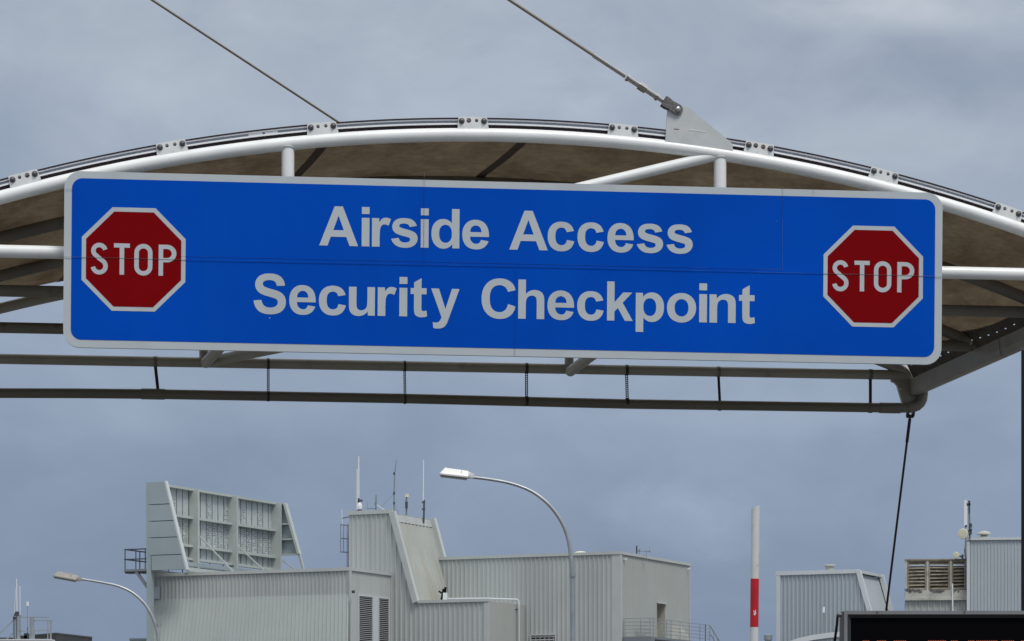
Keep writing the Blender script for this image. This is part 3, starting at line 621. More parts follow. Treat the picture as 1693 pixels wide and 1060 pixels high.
# ------------------------------------------------------------------ terminal buildings (all share one grid direction)
PH = math.atan2(5.1, 11.1)
bA = V((math.cos(PH), -math.sin(PH), 0)); bB = V((math.sin(PH), math.cos(PH), 0))
def ribs(P, n, w, pitch=.27, d=.045, lo=.62):
    """ribbed sheet: P(s, t) gives the flat point at s metres along, t = 0 bottom .. 1 top; n outward; w width"""
    mb = MB(); xs = []; s = 0
    while s < w-1e-6:
        for f, o in ((0, 0), (lo, 0), (lo+.08, d), (.92, d)):
            q = s+f*pitch
            if q < w: xs.append((q, o))
        s += pitch
    xs.append((w, xs[-1][1])); vs = []
    for q, o in xs: vs += [P(q, 0)+n*o, P(q, 1)+n*o]
    mb.add(vs, [(2*i, 2*i+2, 2*i+3, 2*i+1) for i in range(len(xs)-1)]); return mb
def wall(P0, dv_, n, w, z0, z1, **k):
    return ribs(lambda s, t: V((P0.x+dv_.x*s, P0.y+dv_.y*s, z0+(z1-z0)*t)), n, w, **k)
def shell(P0, a_, b_, w, dp, z):                                    # plain back and roof behind the ribbed faces
    p = [V((q.x, q.y, 0)) for q in (P0, P0+a_*w, P0+a_*w+b_*dp, P0+b_*dp)]; mb = MB()
    ins = .06; c = sum(p, V((0, 0, 0)))/4; p = [q+(c-q).normalized()*ins*1.4 for q in p]
    t = [q+UP*z for q in p]; mb.quad(*t)
    for i in range(4): mb.quad(p[i], p[(i+1) % 4], t[(i+1) % 4], t[i])
    return mb
# B: the large box building
cB = at(1025, 912, 184); zB = cB.z
lB = hit(700, 930, cB, bB); wB = (cB-lB).dot(bA); rB = hit(1140, 932, cB, bA); dB = (rB-cB).dot(bB)
OB = V((lB.x, lB.y, 0))
Bd = thing('box_building', 'large grey ribbed box building with a recessed door on its right face', 'building', (cB.x, cB.y, 0))
wall(OB, bA, -bB, wB-.5, 0, zB-.15, pitch=.30, d=.055).build('front_wall', 'clad', Bd)
co = V((cB.x, cB.y, 0))
def dz(py): return hit(1092, py, cB, bA).z
s0, s1 = (hit(1086, 1020, cB, bA)-cB).dot(bB), (hit(1099.5, 1020, cB, bA)-cB).dot(bB); zd1, zd0 = dz(998.5), dz(1059)
R_ = MB()
for s_a, s_b, za, zb_ in ((.25, s0, 0, zB-.15), (s0, s1, zd1, zB-.15), (s1, dB, 0, zB-.15), (s0, s1, 0, zd0)):
    w = wall(co+bB*s_a, bB, bA, s_b-s_a, za, zb_, pitch=.22, d=.022); R_.add(w.v, w.f)
R_.build('side_wall', 'cladwarm', Bd)
sh = MB(); q = [co-bA*.08+bB*.3]; 
shell(OB+bB*.08, bA, bB, wB-.16, dB-.16, zB-.4)
# inner shell left open at the door
roofB = MB(); p = [OB+bB*.02, co-bA*.02+bB*.02, co-bA*.02+bB*dB, OB+bB*dB]; roofB.quad(*[V((k.x, k.y, zB-.3)) for k in p]); roofB.build('roof', 'clad', Bd)
bk = MB(); bk.quad(*[V((k.x, k.y, z)) for k, z in ((p[2], 0), (p[3], 0), (p[3], zB-.2), (p[2], zB-.2))]); bk.quad(*[V((k.x, k.y, z)) for k, z in ((p[3], 0), (p[0], 0), (p[0], zB-.2), (p[3], zB-.2))]); bk.build('rear_wall', 'clad', Bd)
# door recess
rec = MB(); dd_ = .55; D0 = co+bB*s0; D1 = co+bB*s1
rec.quad(*[V((k.x, k.y, z)) for k, z in ((D0, zd0), (D0-bA*dd_, zd0), (D0-bA*dd_, zd1), (D0, zd1))])
rec.quad(*[V((k.x, k.y, z)) for k, z in ((D1, zd0), (D1-bA*dd_, zd0), (D1-bA*dd_, zd1), (D1, zd1))])
rec.quad(*[V((k.x, k.y, zd1)) for k in (D0, D1, D1-bA*dd_, D0-bA*dd_)])
rec.build('door_recess', 'door', Bd)
dr = MB(); dr.box((D0+D1)/2-bA*dd_+UP*(zd0+zd1)/2, bB*(s1-s0)/2, bA*.03, UP*(zd1-zd0)/2); dro = dr.build('door', 'door', Bd)
MB().box(D0-bA*(dd_-.06)+bB*.25+UP*(zd0+1), bB*.05, bA*.03, UP*.02).build('handle', 'darksteel', dro)
MB().bar(V((D0.x, D0.y, zd1+.06))+bA*.05-bB*.1, V((D1.x, D1.y, zd1+.06))+bA*.05+bB*.1, .1, .1).build('door_hood', 'trim', Bd)
cor = MB(); cor.box(co-bA*.25+UP*zB/2-bB*.03, bA*.27, bB*.03, UP*(zB/2-.06)); cor.box(co+bA*.03+bB*.10+UP*zB/2, bA*.03, bB*.13, UP*(zB/2-.06)); cor.build('corner_trim', 'trim', Bd)
cap = MB(); cap.box(OB+bA*wB/2+UP*(zB-.07)-bB*.03, bA*(wB/2+.05), bB*.08, UP*.09); cap.build('parapet_trim', 'trim', Bd)
cap = MB(); cap.box(co+bB*(dB/2+.03)+UP*(zB-.07)+bA*.0, bA*.10, bB*(dB/2-.04), UP*.085); cap.build('parapet_trim', 'trim', Bd)
cap = MB(); cap.box(co+bB*(dB-.06)+UP*(zB/2)+bA*.035, bA*.03, bB*.07, UP*(zB/2-.2)); cap.build('corner_trim', 'trim', Bd)
for px, py in ((1031, 925), (1135, 941)):
    c = hit(px, py, cB, bA)+bA*.12; m_ = MB(); m_.box(c, bA*.10, bB*.045, UP*.045); m_.bar(c-bA*.15, c+bA*.1+UP*.08, .04); m_.build('security_camera', 'antwhite', Bd)
# louvre low on the front wall
def louvre(root, P0, d, n, w, z0, z1, sl, name='louvre', fm='trim', sm='louvre', tilt=.5):
    f = MB(); t = .08
    for a_, b_, c_, e_ in ((0, w, z1-t, z1), (0, w, z0, z0+t), (0, t, z0+t, z1-t), (w-t, w, z0+t, z1-t)):
        f.box(P0+d*(a_+b_)/2+UP*(c_+e_)/2+n*.06, d*(b_-a_)/2, n*.05, UP*(e_-c_)/2)
    fo_ = f.build(name, fm, root)
    v_ = MB(); v_.quad(*[P0+d*s+UP*z+n*.035 for s, z in ((t, z0+t), (w-t, z0+t), (w-t, z1-t), (t, z1-t))]); v_.build('void', 'louvredark', fo_)
    s_ = MB(); k = max(3, int((z1-z0-2*t)/sl))
    for i in range(k):
        z = z0+t+(i+.5)*(z1-z0-2*t)/k; h_ = (z1-z0-2*t)/k
        s_.add([P0+d*t+UP*(z+h_*.36)+n*.045, P0+d*(w-t)+UP*(z+h_*.36)+n*.045, P0+d*(w-t)+UP*(z-h_*.12)+n*.10, P0+d*t+UP*(z-h_*.12)+n*.10], [(0, 1, 2, 3)])
    s_.build('slats', sm, fo_)
    return fo_
pl_ = hit(877, 1049, cB, bB); pr_ = hit(920.5, 1049, cB, bB)
louvre(Bd, V((pl_.x, pl_.y, 0)), bA, -bB, (pr_-pl_).dot(bA), pl_.z-1.3, pl_.z, .17)

# T: raked tower building with low block
cT = at(577, 848, 186); zT = cT.z; OT = V((cT.x, cT.y, 0))
def sT(px, py): 
    q = hit(px, py, cT, bB); return (q-cT).dot(bA), q.z
sa, za = sT(648.5, 847.5); sb, zb2 = sT(687.5, 993.5); sc_, zc_ = sT(808, 994)
zLow = (zb2+zc_)/2; DT = 5.6
Td = thing('raked_building', 'grey ribbed tower with a steep stained sloping roof on its right side', 'building', tuple(OT))
def topT(s): return zT if s <= sa else zT+(zLow-zT)*(s-sa)/(sb-sa) if s < sb else zLow
ribs(lambda s, t: OT+bA*s+UP*(topT(s)*t), -bB, sc_, pitch=.33, d=.055).build('front_wall', 'clad', Td)
pr = [(0, 0), (0, zT-.1), (sa, zT-.1), (sb, zLow-.12), (sc_, zLow-.12), (sc_, 0)]
MB().prism([OT+bA*s+UP*z+bB*DT for s, z in pr], bB*.1).build('rear_wall', 'clad', Td)
mb = MB(); mb.quad(*[OT+bB*b_+UP*z for b_, z in ((0, 0), (DT, 0), (DT, zT), (0, zT))]); mb.quad(*[OT+bA*s+bB*b_+UP*(zT-.12) for s, b_ in ((0, 0), (sa, 0), (sa, DT), (0, DT))]); mb.build('left_wall', 'clad', Td)
# sloping ribbed roof, its flat upper strip, low roof
nr = V((zT-zLow, 0, 0)).length; sl_n = (bA*(zT-zLow)+UP*(sb-sa)).normalized()
zS = zT-.55; sS = sa+(sb-sa)*.55/(zT-zLow)*0+.10
ribs(lambda s, t: OT+bB*s+bA*(sb+(sS-sb)*t-.05)+UP*(zLow-.05+(zS-zLow)*t), sl_n, DT, pitch=.50, d=.04).build('sloping_roof', 'raked', Td)
MB().quad(*[OT+bA*(sa-.02+k)+bB*b_+UP*z for k, b_, z in ((0, 0, zT-.1), (0, DT, zT-.1), (.12, DT, zS-.05), (.12, 0, zS-.05))]).build('fascia', 'clad', Td)
MB().quad(*[OT+bA*s+bB*b_+UP*(zLow-.14) for s, b_ in ((sb-.2, 0), (sc_, 0), (sc_, DT), (sb-.2, DT))]).build('low_roof', 'clad', Td)
for b_ in (-.06, DT-.1):
    c_ = MB(); e0, e1 = OT+bA*(sa+.05)+UP*zT+bB*b_, OT+bA*(sb+.05)+UP*(zLow+.02)+bB*b_; c_.bar(e0-UP*.06, e1-UP*.06, .34, .36, up=(bA*(zT-zLow)+UP*(sb-sa))); c_.build('parapet_trim', 'trim', Td)
MB().box(OT+bA*(sa/2)+UP*(zT-.02)-bB*.03, bA*(sa/2+.05), bB*.09, UP*.12).build('parapet_trim', 'trim', Td)
MB().box(OT+bA*((sb+sc_)/2+.1)+UP*(zLow)-bB*.03, bA*((sc_-sb)/2-.05), bB*.09, UP*.09).build('parapet_trim', 'trim', Td)
MB().box(OT+bA*(sc_-.12)+UP*(zLow/2)-bB*.03, bA*.16, bB*.05, UP*(zLow/2-.1)).build('corner_trim', 'trim', Td)
wall(OT+bA*sc_, bB, bA, DT, 0, zLow-.05, pitch=.22, d=.022).build('side_wall', 'cladwarm', Td)
# pipe over the low roof and down the side
c0_ = OT+bA*(sc_+.12)+bB*3.9; zp = zLow+.2
zp = hit(858, 991.3, cT+bB*3.9, bB).z
pts = [hit(741, 990.3, cT+bB*2.4, bB), hit(803, 989.6, cT+bB*3.2, bB), c0_+UP*zp, c0_+bA*.08+UP*(zp-.12), c0_+bA*.1+UP*(zp-.5), c0_+bA*.1+UP*2]
wp = MB().tube(pts, .055, 10).build('white_pipe', 'trimwhite', Td)
for dz_ in (.6, 2.6, 4.6): MB().bar(c0_-bA*.1+UP*(zp-dz_), c0_+bA*.05+UP*(zp-dz_), .12, .06).build('clamp', 'darksteel', wp)
# vent camera on the low roof
q = hit(736, 990, cT+bB*3, bB)
vc = MB(); vc.box((q.x, q.y, zLow+.35), (.13, 0, 0), (0, .2, 0), (0, 0, .35)); vo = solo(vc, 'roof_unit', 'antwhite', 'small white unit with a black bracket where the sloping roof meets the low roof', 'roof unit', (q.x, q.y, zLow-.14))
m_ = MB(); m_.bar((q.x-.25, q.y-.1, zLow+.2), (q.x-.1, q.y-.1, zLow+.95), .12); m_.bar((q.x-.4, q.y-.1, zLow+.8), (q.x-.05, q.y-.1, zLow+.6), .1); m_.bar((q.x, q.y-.1, zLow+.7), (q.x+.02, q.y-.1, zLow+1.05), .14); m_.build('bracket', 'black', vo)
# A: lower building with battered lower wall and louvres
kx = (646-583); aY = 186-.46*2.6
P_r = hit(646, 948.3, cT, bB); 
dA = 5.3; cA = P_r-bB*dA-bB*.06; zA = 1.6+(HY-940)/F*cA.y
lA = hit(251, 947, V((cA.x, cA.y, zA)), bB); wA = (cA-lA).dot(bA)
Ad = thing('plant_building', 'lower grey ribbed building with a flared base and tall louvres below the billboard', 'building', (cA.x, cA.y, 0))
OA = V((lA.x, lA.y, 0)); zk = 1.6+(HY-985)/F*(cA.y+2); EX = .9
wall(OA, bA, -bB, wA-.1, zk, zA-.1, pitch=.262, d=.055).build('upper_wall', 'clad', Ad)
kk = 3.4
ribs(lambda s, t: OA+bA*s*(1+.97*(1-t)/wA)-bB*2.0*(1-t)+UP*((zk-8)+8*t), -bB, wA-.08, pitch=.262, d=.055).build('flared_wall', 'cladlow', Ad)
coA = V((cA.x, cA.y, 0)); 
wall(coA, bB, bA, dA, 0, zA-.1, pitch=.24, d=.03).build('side_wall', 'clad', Ad)
MB().box(coA+bA*.02-bB*.02+UP*zA/2, bA*.07, bB*.07, UP*(zA/2-.1)).build('corner_trim', 'trim', Ad)
MB().box(OA+bA*wA/2+UP*(zA-.03)-bB*.02, bA*(wA/2+.05), bB*.10, UP*.10).build('parapet_trim', 'trim', Ad)
MB().box(coA+bB*dA/2+UP*(zA-.03), bA*.10, bB*(dA/2), UP*.09).build('parapet_trim', 'trim', Ad)
MB().box(OA+bA*.12-bB*.03+UP*(zA-3.5), bA*.12, bB*.05, UP*3.3).build('corner_trim', 'trim', Ad)
mb = MB(); mb.quad(*[OA+bA*s+bB*b_+UP*(zA-.15) for s, b_ in ((0, .05), (wA, .05), (wA, dA), (0, dA))]); mb.quad(*[OA+bB*b_+UP*z for b_, z in ((.05, 0), (dA, 0), (dA, zA-.15), (.05, zA-.15))]); mb.quad(*[OA+bA*s+bB*dA+UP*z for s, z in ((0, 0), (wA, 0), (wA, zA-.15), (0, zA-.15))]); mb.build('roof', 'clad', Ad)
q = hit(259, 980, cA, bB); MB().box(q-bB*.10, bA*.28, bB*.05, UP*.38).build('wall_panel', 'cladblue', Ad)
def sAr(px): return (hit(px, 1000, cA, bA)-cA).dot(bB)
zl = hit(600, 984, cA, bA).z
for xa, xb in ((590.5, 614.5), (623.5, 641.5)):
    louvre(Ad, coA+bB*sAr(xa), bB, bA, sAr(xb)-sAr(xa), zl-5.4, zl, .115, 'louvre', 'trimwhite', 'louvre')
MB().box(coA+bB*(sAr(614.8)+sAr(623.2))/2+bA*.06+UP*(zl-2.7), bB*(sAr(623)-sAr(615))/2, bA*.04, UP*2.7).build('wall_panel', 'trimwhite', Ad)
for px, py in ((588, 979), (573, 1046)):
    q = hit(px, py, cA, bB); MB().box(q-bB*.3, bA*.06, bB*.1, UP*.08).build('wall_light', 'darksteel', Ad)

# ------------------------------------------------------------------ billboard seen from behind
P0 = at(241.5, 797, 184.2); zt0 = P0.z; O_ = V((P0.x, P0.y, 0)); Lb = (hit(448, 828, P0, bA)-P0).dot(bB)
def fz(py): return hit(260, py, P0, bB).z
bb_ = thing('billboard', 'pale green billboard structure seen from behind with ribbed fins and bracing', 'billboard', tuple(O_))
zb0 = fz(919)
def fx(px, py): return (hit(px, py, P0, bB)-P0).dot(bA)
w_top, w_bot = fx(270.5, 797), fx(306, 943); zf = fz(943.5)
# near fin: clad box in five courses
ys = [797, 834.6, 862.3, 889.6, 918.6, 944]; zs = [fz(y) for y in ys]
def wz(z): return w_top+(w_bot-w_top)*(zt0-z)/(zt0-zf)
for i in range(5):
    z1, z0 = zs[i], zs[i+1]+.05; l0 = 0 if i < 4 else fx(250.5, 930)
    l0 = 0 if i < 4 else fx(250.5, 930)
    MB().prism([O_+bA*l0+UP*z0, O_+bA*wz(z0)+UP*z0, O_+bA*wz(z1)+UP*z1, O_+bA*l0+UP*z1], bB*.35).build('fin_panel', 'fin', bb_)
MB().prism([O_+bA*.38+UP*(zf+.1)+bB*.04, O_+bA*(w_bot-.05)+UP*(zf+.1)+bB*.04, O_+bA*(w_top-.03)+UP*(zt0-.05)+bB*.04, O_+bA*.38+UP*(zt0-.05)+bB*.04], bB*.27).build('fin_core', 'hole', bb_)
MB().bar(O_+bA*(w_top+.06)+UP*(zt0+.02)+bB*.17, O_+bA*(w_bot+.06)+UP*(zf)+bB*.17, .30, .10, up=bA).build('fin_edge', 'trimwhite', bb_)
MB().box(O_+bA*.17+UP*(zs[4]/2)+bB*.2, bA*.16, bB*.16, UP*(zs[4]/2-.02)).build('column', 'fin', bb_)
# screen back
u0, u1 = .36, Lb; zsT, zsB = zt0-.08, fz(918)
MB().box(O_+bB*(u0+u1)/2+bA*.16+UP*(zsT+zsB)/2, bB*(u1-u0)/2, bA*.03, UP*(zsT-zsB)/2).build('screen', 'screen', bb_)
sheets = MB()
n = 21
for i in range(1, n): sheets.box(O_+bB*(u0+(u1-u0)*i/n)+bA*.20+UP*(zsT+zsB)/2, bB*.022, bA*.012, UP*((zsT-zsB)/2-.05))
sheets.build('sheet_joint', 'fork', bb_)
perf = MB(); rnd = random.Random(3)
for bay in range(n):
    if bay in (0, 8): continue
    zr = [(.2, .58)] if bay % 3 else [(.2, .85)]
    for lo, hi_ in zr:
        for a_ in range(3):
            for b_ in range(int((hi_-lo)*34)):
                if rnd.random() < .3: continue
                s = u0+(u1-u0)*(bay+.22+.24*a_+rnd.uniform(-.03, .03))/n; z = zsB+(zsT-zsB)*(lo+(hi_-lo)*(b_+.5)/int((hi_-lo)*34))
                perf.box(O_+bB*s+bA*.196+UP*z, bB*.035, bA*.006, UP*.028)
perf.build('perforation', 'hole', bb_)['kind'] = 'stuff'
def ub(px, py):
    return (hit(px, py, P0+bA*.3, bA)-P0).dot(bB)
cols_ = [ub(316, 860), ub(380.5, 880), Lb-.15]
for i, s in enumerate(cols_):
    MB().box(O_+bB*s+bA*.50+UP*(zsT+zsB-.9)/2, bB*.10, bA*.30, UP*((zsT-zsB)/2+.45)).build('rib', 'frame', bb_)
    MB().box(O_+bB*s+bA*.82+UP*(zsT+zsB-.9)/2, bB*.10, bA*.02, UP*((zsT-zsB)/2+.45)).build('rib_flange', 'frame', bb_)
for f in (0, .40, .80, .985):
    z = zsT-(zsT-zsB)*f; segs = [u0]+cols_
    for k in range(3):
        MB().box(O_+bB*(segs[k]+.1+segs[k+1]-.1)/2+bA*.36+UP*z, bB*(segs[k+1]-segs[k]-.22)/2, bA*.16, UP*.075).build('rail', 'frame', bb_)
MB().box(O_+bB*(u0+u1)/2+bA*.75+UP*(zsB-.30), bB*(u1-u0)/2, bA*.10, UP*.12).build('bottom_beam', 'fin', bb_)
# far fin, open framing on our side
FO = O_+bB*Lb; wf1, wf0 = 1.0, 2.05; zfb = hit(470, 917, P0+bB*Lb, bB).z
MB().prism([FO+bB*.25+bA*.1+UP*zfb, FO+bB*.25+bA*wf0+UP*zfb, FO+bB*.25+bA*wf1+UP*zsT, FO+bB*.25+bA*.1+UP*zsT], bB*.05).build('fin_panel', 'fin', bb_)
MB().bar(FO+bA*wf1+UP*zsT+bB*.12, FO+bA*wf0+UP*zfb+bB*.12, .36, .16, up=bA).build('fin_edge', 'frame', bb_)
MB().bar(FO+bA*wf0+UP*zfb+bB*.12, FO+bA*(wf0+.75)+UP*(zfb-2.6)+bB*.12, .16, .16, up=bA).build('strut', 'frame', bb_)
for f in (0, .40, .70, 1.0):
    z = zsT+(zfb-zsT)*f; w = wf1+(wf0-wf1)*f; MB().bar(FO+bA*.1+UP*z+bB*.12, FO+bA*(w)+UP*z+bB*.12, .24, .10).build('fin_rail', 'frame', bb_)
# struts back to the roof
for s, z in ((cols_[0]+.2, zsT-(zsT-zsB)*.66), (cols_[1]+.1, zsT-(zsT-zsB)*.72), (cols_[2]+.3, zsT-(zsT-zsB)*.85)):
    MB().bar(O_+bB*s+bA*.8+UP*z, O_+bB*(s+.1)+bA*3.6+UP*(zA-.1), .08).build('strut', 'frame', bb_)
MB().bar(O_+bB*1.2+bA*2.2+UP*(zA+.25), O_+bB*8+bA*1.6+UP*(zA+.35), .22, .24).build('roof_beam', 'frame', bb_)
for s in (cols_[1], cols_[2]): MB().box(O_+bB*s+bA*.5+UP*(zsB+zA-1.2)/2, bB*.1, bA*.14, UP*abs(zsB-zA+1.2)/2).build('column', 'fin', bb_)
# catwalk on the face side
zc0 = fz(941.5); cw = MB(); cwid = (P0-hit(203.5, 938, P0, bB)).dot(bA)
cwm = cw.box(O_-bA*cwid/2+bB*(Lb/2)+UP*zc0, bA*cwid/2, bB*(Lb/2-.1), UP*.07).build('catwalk', 'greysteel', bb_)
rl = MB(); zr0 = zc0+.08; zr1 = fz(906.5)
rl_ = [(-cwid+.05, s) for s in [.15+i*1.7 for i in range(9)]]
for a_, s in rl_: rl.bar(O_+bA*a_+bB*s+UP*zr0, O_+bA*a_+bB*s+UP*zr1, .06)
for a_ in (-.15, -cwid*.5): rl.bar(O_+bA*a_+bB*.15+UP*zr0, O_+bA*a_+bB*.15+UP*zr1, .06)
for z in (zr1, (zr0+zr1)/2): rl.bar(O_+bA*(-cwid)+bB*.15+UP*z, O_+bA*-.05+bB*.15+UP*z, .07); rl.bar(O_+bA*(-cwid+.05)+bB*.15+UP*z, O_+bA*(-cwid+.05)+bB*(Lb)+UP*z, .07)
rl.build('railing', 'darksteel', cwm)
MB().bar(O_-bA*cwid*.5+bB*.2+UP*(zc0-.07), O_+bA*.05+bB*.2+UP*(zc0-1.15), .16).build('catwalk_strut', 'greysteel', bb_)
MB().box(O_-bA*cwid/2+bB*.5+UP*(zc0-.12), bA*cwid*.5, bB*.3, UP*.05).build('catwalk_beam', 'darksteel', bb_)

# ------------------------------------------------------------------ antennas and roof gear on the raked building
def whip(px, py0, py1, Y, r, label, foot=None, m='antwhite', group='rooftop whip antennas', mount=0, tilt=0):
    b_ = at(px, py1, Y); t_ = at(px+tilt, py0, Y); t = thing('whip_antenna', label, 'antenna', (b_.x, b_.y, foot if foot is not None else b_.z), group)
    MB().tube([b_, t_], [r, r*.85], 8).build('rod', m, t)
    z = foot if foot is not None else b_.z
    if mount: MB().tube([V((b_.x, b_.y, z)), b_+UP*.15], mount, 8).build('mount', 'darksteel', t)
    return t
zTr = zT-.12
whip(593, 755, 828, 187.5, .046, 'tallest white whip antenna, at the left end of the tower roof', zTr, mount=.06)
whip(590.3, 775, 843, 187.2, .036, 'shorter white whip antenna just left of the tallest one on the tower roof', zTr, mount=.03)
c = at(594.5, 836.5, 187.3); t = thing('beacon', 'small white beacon on a dark bracket beside the paired whip antennas', 'beacon', (c.x, c.y, zTr))
MB().lathe(c-UP*.22, [(0, 0), (.14, 0), (.17, .15), (.14, .34), (.05, .45), (0, .46)], (0, 0, 1), 12).build('globe', 'antwhite', t)
m_ = MB(); m_.box(c+UP*.33, (.19, 0, 0), (0, .1, 0), (0, 0, .05)); m_.box(c-UP*.28, (.16, 0, 0), (0, .1, 0), (0, 0, .05)); m_.bar((c.x-.12, c.y, zTr), (c.x-.12, c.y, c.z+.33), .05); m_.bar((c.x+.14, c.y, zTr), (c.x+.14, c.y, c.z-.25), .05); m_.build('bracket', 'darksteel', t)
t = thing('mast_antenna', 'short dark mast with a side arm on the tower roof', 'antenna', (at(621.5, 846, 187.5).x, 187.5, zTr)); c = at(621.5, 846, 187.5)
MB().tube([V((c.x, c.y, zTr)), at(621.7, 818.5, 187.5)], [.035, .02], 8).build('mast', 'darksteel', t)
m_ = MB(); m_.bar(at(607, 841, 187.5), at(621, 841, 187.5), .05); m_.bar(at(607, 842, 187.5), at(607.2, 829, 187.5), .025); m_.box(at(621, 833, 187.5), (.07, 0, 0), (0, .07, 0), (0, 0, .08)); m_.build('side_arm', 'greysteel', t)
m_ = MB(); m_.bar(at(622, 834, 187.5), at(639, 845, 187.5), .04); m_.build('guy_wire', 'antwhite', t)
c = at(651.5, 857, 188); t = thing('mast_antenna', 'tall thin dark guyed mast standing above the top of the sloping roof', 'antenna', (c.x, c.y, zTr-.3))
MB().tube([V((c.x, c.y, zTr-.35)), at(651.5, 815, 188), at(652.6, 783, 188), at(655.5, 760, 188)], [.045, .035, .03, .016], 8).build('mast', 'greysteel', t)
m_ = MB()
for y in (815.5, 832, 783): m_.box(at(651.6, y, 188), (.06, 0, 0), (0, .06, 0), (0, 0, .07))
m_.build('collar', 'darksteel', t)
m_ = MB(); m_.bar(at(651.5, 816, 188), at(630, 838, 188), .022); m_.bar(at(651.7, 833, 188), at(662, 857, 188), .03); m_.build('guy_wire', 'greysteel', t)
c = at(672, 868, 188); t = thing('camera_mast', 'grey mast with a small white box on top at the head of the sloping roof', 'camera', (c.x, c.y, c.z))
MB().tube([c, at(672, 820, 188)], .055, 8).build('mast', 'greysteel', t)
MB().box(at(673.3, 819.5, 188), (.11, 0, 0), (0, .12, 0), (0, 0, .10)).build('camera_box', 'antcream', t)
m_ = MB(); m_.box(at(672, 835, 187.9), (.085, 0, 0), (0, .08, 0), (0, 0, .2)); m_.box(at(671.5, 857, 187.9), (.22, 0, 0), (0, .1, 0), (0, 0, .06)); m_.box(at(670.5, 863, 187.9), (.1, 0, 0), (0, .1, 0), (0, 0, .12)); m_.build('bracket', 'darksteel', t)
c = at(700.5, 857, 188.5); t = thing('whip_antenna', 'white whip antenna on a dark pole at the right end of the sloping roof', 'antenna', (c.x, c.y, c.z-.2), 'rooftop whip antennas')
MB().tube([at(699.6, 830, 188.5), at(700.2, 760, 188.5)], [.040, .033], 8).build('rod', 'antwhite', t)
m_ = MB(); m_.tube([c-UP*.3, at(701.3, 827, 188.5)], .055, 8); m_.box(at(700.2, 830.5, 188.5), (.1, 0, 0), (0, .06, 0), (0, 0, .05)); m_.box(at(700.2, 842, 188.5), (.1, 0, 0), (0, .06, 0), (0, 0, .05)); m_.build('mount', 'darksteel', t)
# caged ladder on the left wall of the tower
c = at(577, 914, 186.8); t = thing('caged_ladder', 'thin caged ladder on the left wall of the tower', 'ladder', (c.x, c.y, at(570, 916, 186.8).z))
m_ = MB()
for y in (868.5, 891, 913.5):
    ctr = at(576.5, y, 187.1); r = .5
    m_.tube([ctr+V((r*math.cos(a_), .45*r*math.sin(a_), -.04*math.cos(a_))) for a_ in [math.pi/2+math.pi*k/10 for k in range(11)]], .028, 6)
m_.build('hoop', 'greysteel', t)
m_ = MB()
for px in (563.2, 568.2): m_.bar(at(px, 868, 186.9), at(px, 914, 186.9), .045)
m_.build('cage_bar', 'greysteel', t)
m_ = MB()
for px in (574, 576.3): m_.bar(at(px, 866, 187.3), at(px, 941, 187.3), .045)
for k in range(15): m_.bar(at(574, 868+k*4.8, 187.3), at(576.3, 868+k*4.8, 187.3), .03)
m_.build('rungs', 'greysteel', t)
c = at(566, 857, 187); t = thing('whip_antenna', 'tiny white whip antenna on an arm from the left wall of the tower', 'antenna', tuple(c), 'rooftop whip antennas')
MB().tube([at(566, 868, 187), at(565, 842, 187)], .022, 6).build('rod', 'antwhite', t); MB().bar(c, at(577.5, 854.5, 187), .05).build('side_arm', 'darksteel', t)
# gear on the box building roof
c = at(960, 913, 188); z = c.z
solo(MB().lathe((c.x, c.y, zB-.3), [(.47, 0), (.47, .42), (.45, .47), (.36, .55), (.2, .60), (0, .62)], (0, 0, 1), 20), 'roof_dome', 'antcream', 'shallow pale dome on the roof edge behind the taller street lamp', 'roof vent', (c.x, c.y, zB-.3))
c = at(1062, 915, 187); t = thing('antenna_array', 'dark panel antenna with a thin side arm on the box building roof', 'antenna', (c.x, c.y, zB-.3))
MB().box(at(1052.6, 909, 187), (.045, 0, 0), (0, .04, 0), (0, 0, .25)).build('panel', 'darksteel', t)
m_ = MB(); m_.bar(at(1053, 911.5, 187), at(1074, 911.8, 187), .03); m_.bar(at(1068.5, 911, 187), V((at(1068.5, 911, 187).x, 187, zB-.3)), .03); m_.bar(at(1057, 909, 187), V((at(1057, 911, 187).x, 187, zB-.3)), .04); m_.box(at(1057, 910, 187), (.05, 0, 0), (0, .05, 0), (0, 0, .06)); m_.box(at(1074, 912, 187), (.045, 0, 0), (0, .05, 0), (0, 0, .045)); m_.bar(at(1074, 912, 187), at(1074.3, 903, 187), .014); m_.build('side_arm', 'greysteel', t)

# ------------------------------------------------------------------ railed platform by the door
Y0 = 183.0
pf = thing('access_platform', 'grey steel platform with railings and stairs outside the recessed door', 'platform', (at(1085, 1062, Y0).x, Y0, 0))
def pq(s, o, z): return V((co+bB*s+bA*o).to_tuple()[:2]+(z,))
zD = zd0-.02
dk = MB(); dk.box(pq(dB*.47, .95, zD-.08), bA*.9, bB*dB*.44, UP*.07); dk.box(pq(.6, 1.0, zD-.3), bA*.9, bB*.35, UP*.28); dk.build('deck', 'greysteel', pf)
rl = MB(); s_s = [.4, .95, 2.3, 3.1, 3.9, 5.4, 7.0, 8.8, dB*.91]; H_ = 1.1
for s in s_s: rl.bar(pq(s, 1.8, zD), pq(s, 1.8, zD+H_), .05)
for k in range(5): rl.bar(pq(.4, 1.8, zD+H_*(k+1)/5), pq(dB*.91, 1.8, zD+H_*(k+1)/5), .035)
for k in range(5): rl.bar(pq(.4, .1, zD+H_*(k+1)/5), pq(.4, 1.8, zD+H_*(k+1)/5), .035)
rl.bar(pq(.4, .1, zD), pq(.4, .1, zD+H_), .05)
for k in range(4): rl.bar(pq(2.3, .4, zD+H_*(k+1)/5+.1), pq(3.9, .4, zD+H_*(k+1)/5+.1), .035)
for s in (2.3, 3.9): rl.bar(pq(s, .4, zD), pq(s, .4, zD+H_+.1), .06)
rl.build('railing', 'galv', pf)
